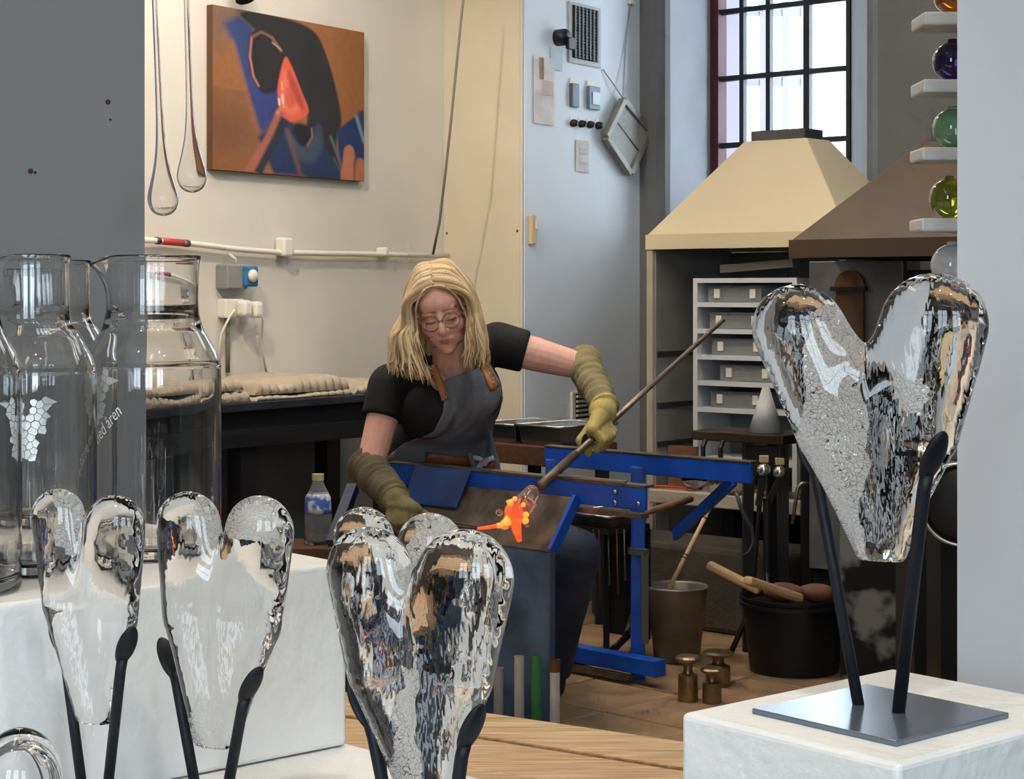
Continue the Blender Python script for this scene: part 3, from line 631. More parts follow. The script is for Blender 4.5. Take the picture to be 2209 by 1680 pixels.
# ------------------------------------------------------------------ furnace under the shaded hood
fu = thing('furnace', zv(F2+B*.5+NB*.5, 0), 'dark furnace with grey front plate and rusty arched door under the shaded hood', 'furnace')
g0 = P(1745, 630, 6.05); g0.z = 0; gf = lambda b, n, z: zv(g0+B*b+NB*n, z)
MB().hexa([gf(0, .03, 0), gf(.75, .03, 0), gf(.75, .5, 0), gf(0, .5, 0)], [gf(0, .03, 1.27), gf(.75, .03, 1.27), gf(.75, .5, 1.27), gf(0, .5, 1.27)]).build('furnace_body', deepblack, fu)
MB().hexa([gf(0, 0, .3), gf(.34, 0, .3), gf(.34, .03, .3), gf(0, .03, .3)], [gf(0, 0, 1.3), gf(.34, 0, 1.3), gf(.34, .03, 1.3), gf(0, .03, 1.3)]).build('front_plate', M('zinc_plate', (124, 126, 130), .5, .5, var=.15, c2=(92, 92, 96)), fu, bevel=.003)
ar = [gf(.155+.055*math.cos(a), -.012, 1.215+.055*math.sin(a)) for a in np.linspace(math.pi, 0, 14)]
MB().prism(ar, NB*.02).build('arch_plate', rustm, fu)
fdo = MB().hexa([gf(.105, -.01, .98), gf(.205, -.01, .98), gf(.205, .01, .98), gf(.105, .01, .98)], [gf(.105, -.01, 1.205), gf(.205, -.01, 1.205), gf(.205, .01, 1.205), gf(.105, .01, 1.205)]).build('door', M('rust_dark', (86, 56, 40), .7, var=.2, scale=12), fu)
MB().bar(gf(.09, -.015, 1.21), gf(.22, -.015, 1.21), .012, .014).build('door_bar', deepblack, fdo)
# marver table: steel slab on a stand with hooks
mt = thing('marver_table', GZ(1600, 1300, 0), 'black steel slab table in front of the grey shelf unit', 'table')
m0 = P(1492, 630, 6.3); m0.z = 0; mf = lambda b, n, z: zv(m0+B*b+NB*n, z)
ztop = HC-(928-HY)/FPX*6.3
MB().hexa([mf(0, 0, ztop-.032), mf(.36, 0, ztop-.032), mf(.36, .22, ztop-.032), mf(0, .22, ztop-.032)], [mf(0, 0, ztop), mf(.36, 0, ztop), mf(.36, .22, ztop), mf(0, .22, ztop)]).build('slab', M('scorched_slab', (70, 56, 48), .45, .5, var=.25, scale=9), mt, bevel=.004)
for b_ in (.06, .13):
    MB().tube([mf(b_, -.005, ztop-.03), mf(b_, -.02, ztop-.05), mf(b_, -.02, ztop-.15)], .008, 8).build('hook', blackm, mt)
for b_, n_ in ((.2, .04), (.335, .04), (.2, .19), (.335, .19)): MB().bar(mf(b_, n_, 0), mf(b_, n_, ztop-.03), .035, .035).build('leg', blackm, mt)
MB().bar(mf(.19, .03, ztop-.09), mf(.35, .03, ztop-.09), .02, .1).build('apron_rail', blackm, mt)
# translucent funnel on the slab
tag(MB().lathe([(.012, .15), (.06, 0), (.057, 0), (.010, .148)], P(1652, 927, 6.2)+UP*0+Vector((0, 0, 0)), 20, closed=True).build('plastic_funnel', M('frosted_plastic', (186, 190, 194), .4, var=.02), smooth=True), 'upturned grey frosted funnel on the black slab table', 'funnel').location.z = ztop+.001
# things on the counter
def onc(px, n, dz=0):
    k = (px-CX)/FPX; base_ = C0+NB*n; t = (k*base_.y-base_.x)/(B.x-k*B.y); p = base_+B*t; p.z = cz+dz; return p
bw = thing('glass_bowl', onc(1498, .07), 'small clear glass bowl on the pale counter', 'bowl')
MB().lathe([(.02, 0), (.03, .003), (.05, .035), (.055, .055), (.051, .055), (.046, .035), (.027, .008), (1e-4, .006)], onc(1498, .07, .001), 28).build('bowl_body', glassm, bw, smooth=True)
tag(MB().tube([onc(1408, .04, .008), onc(1440, .05, .01), onc(1470, .06, .008), onc(1495, .03, .006)], [.008, .009, .007, .003], 10, flat=.6).build('orange_cord', M('orange_rubber', (208, 74, 30), .5), smooth=True), 'orange rubber strip lying on the pale counter', 'strip')
tag(MB().lathe([(1e-4, 0), (.022, 0), (.022, .06), (.016, .075), (.012, .09), (1e-4, .09)], onc(1540, .06, .001), 18).build('metal_cup', steel, smooth=True), 'small shiny metal flask on the pale counter beside the glass bowl', 'flask')
tag(MB().box(onc(1610, .12, .06), (.05, .05, .12), (B, NB, UP)).build('wood_block', rustm, bevel=.006), 'upright rusty block on the pale counter', 'block')
tag(MB().lathe([(1e-4, 0), (.034, 0), (.038, .02), (.02, .05), (1e-4, .055)], onc(1590, .05, .001), 16).build('dark_wood_mould', M('soaked_wood', (120, 104, 82), .7), smooth=True), 'small brown wooden mould on the pale counter', 'mould')
tag(MB().box(onc(1700, .1, .008), (.16, .1, .014), (B, NB, UP)).build('steel_tray', darkmetal, bevel=.003), 'flat dark tray at the right end of the pale counter', 'tray')
# low concrete ledge
L0 = GZ(1390, 1166, .30); L0 = Vector((L0.x, L0.y, 0)); lf = lambda b, n, z: zv(L0+B*b+NB*n, z)
struct(MB().hexa([lf(-.25, 0, 0), lf(.62, 0, 0), lf(.62, .3, 0), lf(-.25, .3, 0)], [lf(-.25, 0, .30), lf(.62, 0, .30), lf(.62, .3, .30), lf(-.25, .3, .30)]).build('trim_2', concrete_shaded, bevel=.02))
# stick lying across on brackets
tag(MB().tube([P(1372, 1110, 5.95), P(1425, 1096, 6.1), P(1490, 1076, 6.25)], [.010, .013, .012], 10).build('wooden_stick', M('charred_wood', (150, 116, 82), .7, var=.2, scale=20), smooth=True), 'scorched wooden stick resting across the blue post', 'stick')
# ------------------------------------------------------------------ pipe stand with two rollers
ps = thing('pipe_stand', GZ(1655, 1430, 0), 'black tripod pipe stand with two shiny roller balls', 'stand')
D_ = 6.1
for px, py in ((1648, 1013), (1682, 1018)):
    rbl = MB().ell(P(px, py, D_), .0235, nu=24, nv=14).build('roller_ball', M('polished_ball', (226, 228, 230), .12, .9, var=.02), ps, smooth=True)
    MB().ell(P(px, py, D_+.004), .012, nu=16, nv=10).build('ball_core', steel, rbl, smooth=True)
    MB().box(P(px, py-23, D_), (.03, .02, .024)).build('ball_cap', M('cap_cream', (196, 178, 140), .6), ps, bevel=.003)
for px in (1648, 1684):
    MB().bar(P(px-3, 1034, D_), P(px-12 if px < 1660 else px-30, 1090, D_), .02, .02).build('fork_arm', blackm, ps)
MB().tube([P(1655, 1075, D_), P(1655, 1330, D_)], .014, 12).build('pole', blackm, ps)
MB().tube([P(1640, 1035, D_), P(1638, 1090, D_), P(1620, 1330, D_)], .008, 8).build('brace', blackm, ps)
for qx, qy, dd in ((1575, 1412, 0), (1668, 1436, 0), (1650, 1370, 0)):
    e_ = GZ(qx, qy, .008); MB().tube([P(1655, 1230, D_), e_], .009, 8).build('leg', blackm, ps)
# hanging tongs (bent grey bar), steel hook and thin rods
tag(MB().tube([P(1588, 1062, 5.9), P(1600, 1100, 5.9), P(1622, 1140, 5.9), P(1625, 1170, 5.9), P(1615, 1190, 5.9), P(1600, 1198, 5.9)], [.012, .013, .012, .009, .006, .004], 10, flat=.5).build('steel_tongs', M('tongs_grey', (92, 94, 104), .4, .6), smooth=True), 'bent grey steel tong arm hanging beside the pipe stand', 'tool')
tag(MB().tube([P(1745, 1043, 5.8), P(1730, 1042, 5.8), P(1721, 1052, 5.8), P(1715, 1090, 5.8), P(1709, 1130, 5.8)], .006, 8).build('steel_hook', steelw, smooth=True), 'slender steel hook hanging right of the pipe stand', 'hook')
# ------------------------------------------------------------------ bucket with a ladle rod, black tub with paddles, weights
bk = GZ(1460, 1425, 0); bu = thing('metal_bucket', bk, 'tapered steel bucket of water with a long wooden rod in it', 'bucket')
rimr = 66/FPX*bk.y; zr = HC-(1268-HY)/FPX*bk.y
MB().lathe([(1e-4, .004), (rimr*.74, .004), (rimr, zr), (rimr+.006, zr+.004), (rimr, zr+.01), (rimr-.005, zr+.004), (rimr*.74-.006, .01), (1e-4, .01)], bk, 40).build('bucket_wall', M('bucket_steel', (168, 160, 152), .35, .55, var=.2, scale=8), bu, smooth=True)
MB().lathe([(1e-4, 0), (rimr*.93, 0), (rimr*.93, .004), (1e-4, .004)], bk+UP*(zr-.035), 32).build('water', M('cloudy_water', (170, 156, 132), .12, var=.06), bu)
rd = thing('dipping_rod', P(1440, 1285, bk.y), 'slim wooden rod with black bands leaning out of the steel bucket', 'rod')
a_, b_ = P(1432, 1292, bk.y-.02), P(1536, 1086, bk.y+.1)
MB().tube([a_, b_], .0075, 10).build('rod_shaft', paddle_wood, rd, smooth=True)
for t_ in (.42, .45, .84): MB().tube([a_.lerp(b_, t_), a_.lerp(b_, t_+.012)], .0082, 10).build('band', blackm, rd)
tbp = GZ(1712, 1445, 0); tr = 117/FPX*tbp.y; tz = HC-(1283-HY)/FPX*tbp.y
tu = thing('black_tub', tbp, 'round black plastic tub holding wooden paddles', 'tub')
MB().lathe([(1e-4, 0), (tr*.8, 0), (tr*.93, tz-.03), (tr, tz-.03), (tr, tz-.018), (tr*.97, tz-.016), (tr, tz-.004), (tr*.99, tz), (tr*.95, tz-.002), (tr*.9, tz-.05), (tr*.78, .012), (1e-4, .012)], tbp, 48).build('tub_wall', blackplastic, tu, auto=50)
MB().lathe([(1e-4, 0), (tr*.9, 0), (tr*.9, .004), (1e-4, .004)], tbp+UP*(tz-.03), 40).build('murky_water', M('murky_water', (60, 48, 40), .2, var=.1), tu)
for a_, b_, wv, lb in ((P(1527, 1217, 5.8), P(1640, 1274, 5.72), .03, 'long wooden paddle sticking furthest out of the black tub'), (P(1612, 1251, 5.55), P(1725, 1290, 5.72), .033, 'wooden paddle resting on the near rim of the black tub')):
    tag(MB().bar(a_, b_, wv*1.1, .026).build('wooden_paddle', paddle_wood, bevel=.008), lb, 'paddle', 'wooden paddles')
for k, (px, py, r_) in enumerate(((1690, 1266, .052), (1762, 1268, .048))):
    c = P(px, py, tbp.y+.02); m = MB(); m.ell(c-UP*.015, (r_*1.3, r_*.7, .03), (V2(1, -.25), V2(.25, 1), UP), 14, 8)
    tag(m.build('soaked_wood_block', M('soaked_block_%d' % k, (128, 84, 64), .7, var=.2, scale=14), smooth=True), 'soaked reddish wooden block floating in the black tub, %s' % ('left one' if k == 0 else 'right one'), 'block', 'wood blocks in the tub')
for k, (px, py, hpx, rpx, lb) in enumerate(((1484, 1512, 98, 26, 'tallest brass weight with a flared top on the tiled floor'), (1536, 1516, 76, 25, 'short brass weight standing nearest the bare floor edge'), (1549, 1478, 74, 32, 'dull brass weight behind the other two weights'))):
    b_ = GZ(px, py, 0); s_ = b_.y/FPX; H = hpx*s_; R = rpx*s_
    prof = [(1e-4, 0), (R*.8, 0), (R*.85, H*.04), (R*.82, H*.5), (R*.8, H*.58), (R*.45, H*.62), (R*.36, H*.7), (R*.4, H*.8), (R*1.0, H*.9), (R*1.05, H*.95), (R*.9, H), (1e-4, H*.97)]
    tag(MB().lathe(prof, b_, 28).build('brass_weight', brass, auto=50), lb, 'weight', 'brass weights')
# dark clutter behind the right heart
tag(MB().box(zv(P(1935, 1300, 5.62), .25), (.34, .02, .5), (V2(.98, -.2), V2(.2, .98), UP)).build('blotched_board', M('torn_board', (124, 126, 128), .8, var=.1, scale=4, c2=(12, 12, 15), lo=.47, hi=.52)), 'grey board with torn black blotches standing on the floor', 'board')
tag(MB().bar(GZ(1943, 1490, 0), P(1948, 1120, 5.5), .03, .03).build('brown_post', wooddark), 'thin brown wooden post in front of the blotched board', 'post')
tag(MB().box(P(1815, 1180, 6.05), (.045, .04, .9)).build('blue_post', bluem), 'blue square post seen behind the right heart stand', 'post').location.z = 0
dr = thing('round_blower', P(2085, 1190, 4.6), 'black round blower with a chrome rim beside the right pillar', 'blower')
cc_ = P(2078, 1088, 4.6)
MB().lathe([(1e-4, -.1), (.1, -.1), (.112, -.02), (.105, 0), (.05, .012), (1e-4, .012)], cc_, 40, axis=(-.35, -1, 0)).build('drum', blackplastic, dr, smooth=True)
MB().lathe([(.1, 0), (.108, .006), (.102, .012), (.094, .006)], cc_, 48, axis=(-.35, -1, 0), closed=True).build('chrome_rim', steel, dr, smooth=True)
MB().box(P(2060, 1330, 4.7)+Vector((.06, .02, 0)), (.22, .16, .42)).build('pedestal', blackplastic, dr)
tag(MB().box(P(2050, 985, 5.0)+Vector((.03, .1, 0)), (.22, .2, .24)).build('grey_cabinet', M('grey_box_paint', (128, 130, 132), .6), bevel=.006), 'plain grey cabinet half hidden behind the right pillar', 'cabinet')
tag(MB().box(zv(P(2052, 985, 5.0)+Vector((.03, .12, 0)), .316), (.26, .24, .632)).build('dark_stand', deepblack), 'dark steel stand carrying the plain grey cabinet', 'stand')
# ================================================================== glassblowing bench
R1 = GZ(1190, 1030, .70); R2 = GZ(1177, 962, .70); R1.z = R2.z = 0
r1 = lambda t, n=0, z=.70: zv(R1+BD*t+AD*n, z)
r2 = lambda t, n=0, z=.70: zv(R2+BD*t+AD*n, z)
be = thing('glassblowing_bench', r1(-.1, .3, 0), 'blue painted steel glassblowing bench with two arms and scorched heat shield', 'bench')
def rail(f, t0, t1, h):
    MB().bar(f(t0, 0, .70-h/2), f(t1, 0, .70-h/2), .012, h).build('arm', bluem, be, bevel=.002)
    MB().bar(f(t0, .012, .70), f(t1, .012, .70), .04, .008).build('arm_edge', steelw, be, bevel=.002)
rail(r1, -.72, .335, .062); rail(r2, 0, .835, .062)
MB().bar(r1(-.72, -.005, .625), r1(.335, -.005, .625), .03, .012).build('arm_flange', steelw, be)
MB().bar(r1(.03, -.004, .708), r1(.27, -.004, .708), .012, .008).build('wear_strip', steel, be, bevel=.002)
for t_, z_ in ((.235, .68), (.235, .652), (.315, .655)):
    MB().lathe([(1e-4, 0), (.007, 0), (.006, .005), (1e-4, .006)], r1(t_, -.006, z_), 12, axis=-AD).build('bolt', steel, be, smooth=True)
# posts of the far arm and floor runner
MB().bar(r2(.395, 0, 0), r2(.395, 0, .66), .042, .042).build('post', bluem, be, bevel=.003)
MB().bar(r2(.028, 0, 0), r2(.028, 0, .66), .04, .04).build('post', bluem, be, bevel=.003)
MB().bar(r2(.80, .01, .645), r2(.82, .01, .66), .03, .02).build('end_lug', bluem, be)
MB().bar(r2(.44, -.02, .12), r2(.44, -.02, .40), .022, .022).build('stop_bar', M('stop_grey', (84, 84, 82), .5), be)
MB().bar(r2(.38, -.02, .40), r2(.45, -.02, .40), .02, .02).build('stop_bar', M('stop_grey2', (84, 84, 82), .5), be)
MB().bar(r2(0, -.05, .06), r2(.53, -.05, .06), .05, .05).build('floor_runner', bluem, be, bevel=.003)
MB().bar(r2(0, -.075, .02), r2(.43, -.075, .02), .02, .02).build('floor_runner', steelw, be)
# brace of the far arm
MB().bar(r2(.77, .0, .645), P(1455, 1155, 5.9), .014, .035).build('brace', bluem, be)
# near arm posts
MB().bar(r1(-.70, .02, 0), r1(-.70, .02, .66), .042, .042).build('post', bluem, be, bevel=.003)
MB().bar(P(762, 1050, 5.45), P(716, 1172, 5.3), .03, .03).build('brace', bluedark, be)
MB().bar(r1(-.68, .02, .06), zv(R1+BD*-.68+AD*.73, .06), .04, .04).build('floor_runner', bluem, be)
MB().bar(r1(-.67, .06, .388), r1(-.67, .5, .388), .46, .026).build('seat_board', wooddark, be, bevel=.006)
for a_, b_ in ((-.86, .1), (-.48, .1), (-.86, .46), (-.48, .46)): MB().bar(r1(a_, b_, 0), r1(a_, b_, .376), .035, .035).build('leg', bluem, be)
# heat shield: sloped scorched sheet over an upright blue-grey sheet, blue edge bars
u0, u1 = -.52, .095
sh_up = MB().prism([r1(u0, -.01, .655), r1(u1, -.01, .655), r1(u1, -.105, .52), r1(u0, -.105, .52)], Vector((0, 0, -.004)))
sh_up.build('shield_slope', sheetbrown, be)
MB().prism([r1(u0, -.105, .52), r1(u1, -.105, .52), r1(u1, -.105, .015), r1(u0, -.105, .015)], AD*.004).build('shield_sheet', sheetblue, be)
MB().prism([r1(u0-.01, -.012, .70), r1(-.30, -.012, .70), r1(-.31, -.06, .60), r1(u0-.01, -.06, .60)], Vector((0, 0, -.004))).build('shield_guard', M('blue_guard', (44, 84, 156), .45, c2=(30, 58, 112), scale=8), be)
MB().bar(r1(u1+.008, -.01, .655), r1(u1+.008, -.108, .52), .012, .03).build('shield_edge', bluem, be)
MB().bar(r1(u1+.008, -.105, .525), r1(u1+.008, -.105, 0), .03, .012).build('shield_edge', bluedark, be)
MB().bar(r1(u0-.008, -.105, .525), r1(u0-.008, -.105, 0), .03, .012).build('shield_edge', bluedark, be)
# tube stubs standing at the foot of the shield
for k, (px, py0, py1, c, lb) in enumerate(((1076, 1440, 1530, (150, 152, 156), 'grey'), (1120, 1415, 1541, (176, 180, 184), 'leftmost clear white'), (1157, 1413, 1546, (40, 120, 72), 'green'), (1197, 1432, 1550, (186, 190, 194), 'rust-tipped white'))):
    g_ = P(px, 630, 4.86-(px-1076)*.0009); g_.z = 0; s_ = g_.y/FPX; r_ = 11*s_
    t = thing('coloured_tube', g_, '%s upright tube stub at the foot of the heat shield' % lb, 'tube', 'tube stubs by the shield')
    hh = HC-(py0-HY)*s_
    MB().lathe([(r_, 0), (r_, hh), (r_*.75, hh), (r_*.75, 0)], g_, 16, closed=True).build('tube_wall', M('tube_paint_%d' % k, c, .5, var=.08, scale=20), t, auto=40)
    if 'rust' in lb: MB().lathe([(r_*1.04, hh-.02), (r_*1.04, hh+.012), (r_*.74, hh+.012), (r_*.74, hh-.02)], g_, 16, closed=True).build('rusty_tip', rustm, t, auto=40)
# ------------------------------------------------------------------ trays and wooden block table behind her
def pan(name, label, c, ax, L_, W_, H_, mat, group='steel trays'):
    X, Y = ax; t = thing(name, c, label, 'tray', group); m = MB()
    def ring(l, w, z): return [c+X*a*l/2+Y*b*w/2+UP*z for a, b in ((-1, -1), (1, -1), (1, 1), (-1, 1))]
    rs = [ring(L_*.9, W_*.86, .0), ring(L_*.93, W_*.9, .012), ring(L_*.97, W_*.95, H_-.004), ring(L_, W_, H_), ring(L_, W_, H_+.003), ring(L_*.94, W_*.9, H_+.001), ring(L_*.9, W_*.86, .014), ring(L_*.88, W_*.84, .004)]
    m.sheet(rs, closed_u=True); m.add(rs[0], [(3, 2, 1, 0)]); m.add(rs[-1], [(0, 1, 2, 3)])
    m.build('tray_pan', mat, t, bevel=.004)
    m = MB(); r_ = ring(L_+.008, W_+.008, H_+.001)
    m.tube(r_+[r_[0]], .005, 8); m.build('rolled_rim', steel, t, smooth=True); return t
wt = thing('wooden_stand', P(1130, 1010, 6.6)*1, 'dark brown wooden stand with black legs carrying steel trays', 'stand'); wt.location.z = 0
wz = HC-(962-HY)/FPX*6.55; wc = P(1172, 962, 6.75)
MB().box(zv(wc, wz-.035), (.42, .34, .07), (BD, AD, UP)).build('stand_top', wooddark, wt, bevel=.004)
for a_, b_ in ((-.17, -.13), (.17, -.13), (-.17, .13), (.17, .13)): MB().bar(zv(wc+BD*a_+AD*b_, 0), zv(wc+BD*a_+AD*b_, wz-.07), .05, .05).build('leg', blackm, wt)
pan('steel_tray', 'deep stainless tray on the dark wooden stand, nearer her hip', zv(wc-BD*.1, wz+.001), (BD, AD), .2, .3, .065, steel)
pan('steel_tray', 'deep stainless tray on the dark wooden stand, nearer her raised glove', zv(wc+BD*.115, wz+.001), (BD, AD), .21, .3, .068, steel)
# lower tray on a bracket with hanging tools
lt = P(1308, 1128, 6.05)
br = thing('tool_rack', zv(lt, 0), 'black steel tool rack under the near bench arm', 'rack')
MB().box(zv(lt, lt.z-.012), (.2, .2, .02), (BD, AD, UP)).build('rack_top', deepblack, br)
for a_, b_ in ((-.08, .09), (.05, .09)): MB().bar(zv(lt+BD*a_+AD*b_, 0), zv(lt+BD*a_+AD*b_, lt.z-.02), .02, .02).build('leg', deepblack, br)
MB().box(zv(lt+AD*.1, lt.z-.2), (.2, .01, .36), (BD, AD, UP)).build('back_plate', deepblack, br)
pan('steel_tray', 'shallow stainless tray on the tool rack under the near arm', zv(lt, lt.z), (BD, AD), .2, .2, .035, steelw)
for k, (px, l_) in enumerate(((1292, 150), (1312, 120), (1330, 140), (1346, 110), (1280, 90))):
    a_ = P(px, 1142, 5.93); tag(MB().tube([a_, P(px+2, 1142+l_*.7, 5.93), P(px+3, 1142+l_, 5.93)], [.004, .006, .009], 8, flat=.5).build('hand_tool', steelw if k % 2 else rustm, smooth=True), 'long slim steel hand tool hanging from the rack, %s from the shield' % ('second', 'third', 'fourth', 'fifth', 'first')[k], 'tool', 'tools on the rack')
tag(MB().tube([GZ(1235, 1430, .012), GZ(1290, 1420, .012), GZ(1330, 1395, .012), P(1352, 1372, 5.9), P(1365, 1330, 5.95)], .012, 10).build('black_hose', blackplastic, smooth=True), 'black rubber hose curling on the floor under the bench', 'hose')
# spray bottle of water on a wooden crate
bp_ = P(686, 1172, 5.75)
cr_ = thing('wooden_crate', zv(bp_, 0), 'brown wooden crate behind the white display box', 'crate')
MB().box(zv(bp_, bp_.z-.012), (.3, .24, .022)).build('crate_top', wooddark, cr_)
for s_ in (-1, 1):
    MB().box(zv(bp_+Vector((0, s_*.11, 0)), (bp_.z-.023)/2), (.3, .015, bp_.z-.023)).build('crate_side', wooddark, cr_)
    MB().box(zv(bp_+Vector((s_*.14, 0, 0)), (bp_.z-.023)/2), (.015, .2, bp_.z-.023)).build('crate_side', wooddark, cr_)
bt = thing('plastic_bottle', bp_, 'clear plastic drink bottle with blue label standing on the crate', 'bottle'); s_ = 5.75/FPX
R = 30*s_
MB().lathe([(1e-4, 0), (R*.9, 0), (R, .01), (R, 62*s_), (R*.96, 75*s_), (R*.9, 100*s_), (R*.45, 128*s_), (R*.4, 138*s_), (R*.34, 138*s_), (R*.38, 128*s_), (R*.85, 98*s_), (R*.94, 62*s_), (R*.94, .012), (1e-4, .004)], bp_, 28).build('bottle_body', M('bottle_pet', (226, 232, 236), .08, var=0, trans=.85, ior=1.12), bt, smooth=True)
MB().lathe([(R*1.01, 66*s_), (R*.98, 76*s_), (R*.93, 99*s_), (R*.7, 112*s_), (R*.68, 112*s_), (R*.91, 98*s_), (R*.96, 66*s_)], bp_, 28, closed=True).build('label', M('bottle_label', (64, 96, 176), .5, c2=(206, 214, 214), var=.1, scale=26, lo=.45, hi=.55), bt, smooth=True)
MB().lathe([(1e-4, 138*s_), (R*.44, 136*s_), (R*.44, 150*s_), (1e-4, 151*s_)], bp_, 20).build('cap', M('cap_green', (196, 196, 150), .5), bt, auto=40)

# ================================================================== blowpipe with hot glass
p_a = P(1195, 1022, 4.99); p_t = P(1560, 690, 6.1); pdir = (p_t-p_a).normalized()
p_e = p_a-pdir*.085
bl = thing('blowpipe', p_a, 'long steel blowpipe resting on the bench arm, held in the raised glove', 'blowpipe')
MB().tube([p_e, p_a+pdir*.02, p_a+pdir*.14], [.014, .0135, .0115], 14).build('pipe_head', M('pipe_head_steel', (112, 100, 86), .5, .7, var=.15, scale=30), bl, smooth=True)
MB().tube([p_a+pdir*.13, p_t], [.0095, .0075], 14).build('pipe_shaft', M('pipe_shaft_steel', (150, 132, 116), .4, .8, var=.1, scale=30), bl, smooth=True)
D0 = p_e.y-.03
hot = thing('hot_glass', P(1110, 1120, D0), 'glowing orange lump of hot glass with pulled legs on the end of the pipe', 'glass')
glow = M('glowing_glass', (255, 120, 70), .15, emit=(255, 84, 34), estr=1.0, var=.2, scale=60, c2=(230, 70, 30)); glow2 = M('glowing_glass_yellow', (255, 190, 110), .12, emit=(255, 170, 60), estr=.65)
hotclear = M('warm_clear_glass', (255, 240, 226), .03, var=0, trans=.9, ior=1.5)
m = MB(); m.cone(P(1146, 1064, D0+.02), .022, P(1118, 1100, D0), .032); m.cone(P(1118, 1100, D0), .03, P(1100, 1122, D0), .02)
m.build('glass_gather', hotclear, hot, smooth=True)
m = MB(); m.ell(P(1106, 1104, D0-.004), (.022, .02, .025)); m.build('hot_core', glow, hot, smooth=True)
for pts_, rr, mt_ in (([(1128, 1070), (1112, 1090), (1110, 1120), (1113, 1140)], (.007, .007, .007, .006), hotclear), ([(1112, 1120), (1115, 1145), (1121, 1168)], (.016, .012, .006), glow), ([(1100, 1120), (1085, 1132), (1072, 1134)], (.014, .009, .007), glow2), ([(1078, 1133), (1055, 1137), (1030, 1140)], (.006, .005, .004), glow), ([(1140, 1075), (1152, 1090), (1143, 1105), (1132, 1112)], (.006, .008, .006, .006), hotclear), ([(1098, 1078), (1102, 1090)], (.009, .008), glow2)):
    MB().tube([P(a_, b_, D0-.03) for a_, b_ in pts_], rr, 10).build('pulled_leg', mt_, hot, smooth=True)
rb = random.Random(5)
for k in range(13):
    px, py = 1075+rb.random()*62, 1075+rb.random()*65
    if (px-1105)**2/1600+(py-1112)**2/1600 > 1: continue
    MB().ell(P(px, py, D0-.032), .006+.004*rb.random(), nu=10, nv=6).build('glass_drop', glow2 if k % 2 else hotclear, hot, smooth=True)
# ================================================================== the glassblower
def remesh(mb, voxel, it=4, fac=.5):
    me = bpy.data.meshes.new('tmp'); me.from_pydata([tuple(v) for v in mb.v], [], mb.f); fix(me)
    o = bpy.data.objects.new('tmp', me); COL.objects.link(o)
    m = o.modifiers.new('r', 'REMESH'); m.mode = 'VOXEL'; m.voxel_size = voxel; m.adaptivity = 0
    if it:
        s = o.modifiers.new('s', 'SMOOTH'); s.factor = fac; s.iterations = it
    dg = bpy.context.evaluated_depsgraph_get(); ev = o.evaluated_get(dg)
    out = bpy.data.meshes.new_from_object(ev, depsgraph=dg)
    bpy.data.objects.remove(o); bpy.data.meshes.remove(me); return out
def mesh_obj(name, me, mat, parent=None, loc=None, smooth=True):
    off = world_of(parent) if parent is not None else loc
    n = len(me.vertices); co = np.empty(n*3, np.float32); me.vertices.foreach_get('co', co)
    co = co.reshape(-1, 3)-np.array(off, np.float32); me.vertices.foreach_set('co', co.ravel()); me.update()
    me.name = name
    if mat is not None: me.materials.clear(); me.materials.append(mat)
    o = bpy.data.objects.new(name, me); COL.objects.link(o)
    if parent is not None: o.parent = parent
    else: o.location = loc
    if smooth: me.shade_smooth()
    return o
def coords(me):
    co = np.empty(len(me.vertices)*3, np.float32); me.vertices.foreach_get('co', co); return co.reshape(-1, 3)
def delete_faces(me, test):
    bm = bmesh.new(); bm.from_mesh(me)
    dead = [f for f in bm.faces if test(f.calc_center_median(), f.normal)]
    bmesh.ops.delete(bm, geom=dead, context='FACES')
    bv = [v for v in bm.verts if v.is_boundary]
    for _ in range(14):
        new = {}
        for v in bv:
            nb = [e.other_vert(v).co for e in v.link_edges if e.is_boundary]
            if len(nb) == 2: new[v] = v.co*.5+(nb[0]+nb[1])*.25
        for v, c in new.items(): v.co = c
    bm.to_mesh(me); bm.free()

HD = P(951, 665, 5.24)                                # head centre
roll = math.radians(11.5); pitch = math.radians(22); yaw = math.radians(-3)
# head axes: X viewer right, F forward (towards camera), U up
X_, F_, U_ = Vector((1, 0, 0)), Vector((0, -1, 0)), Vector((0, 0, 1))
Ry = Matrix.Rotation(yaw, 3, 'Z')
Rp = Matrix.Rotation(pitch, 3, 'X')
Rr = Matrix.Rotation(-roll, 3, 'Y')
Rm = Rr @ Rp @ Ry
hx, hf, hu = Rm @ X_, Rm @ F_, Rm @ U_
HAX = (hx, hf, hu)
HS = .94
def H(x, y, z): return HD+(hx*x+hf*y+hu*z)*HS
SR, SL = P(843, 832, 5.38), P(1072, 742, 5.47)
ER, EL = P(797, 1012, 5.30), P(1262, 792, 5.46)
NB_, NT_ = P(985, 800, 5.40), P(968, 735, 5.28)
WA = P(950, 985, 5.56); CH = P(968, 858, 5.44)
HL = p_a.lerp(p_t, .215)                                # grip of the raised hand on the pipe
HL = Vector(HL); WL = P(1302, 872, HL.y+.06)
HR = P(876, 1118, 5.10); WR = P(848, 1072, 5.16)
tors = (Vector((.965, -.12, .235)).normalized(), None, None)
tx = Vector((.95, -.05, .27)).normalized(); tu_ = (NB_-WA).normalized(); ty = tu_.cross(tx).normalized(); tx = ty.cross(tu_).normalized()
TAX = (tx, ty, tu_)
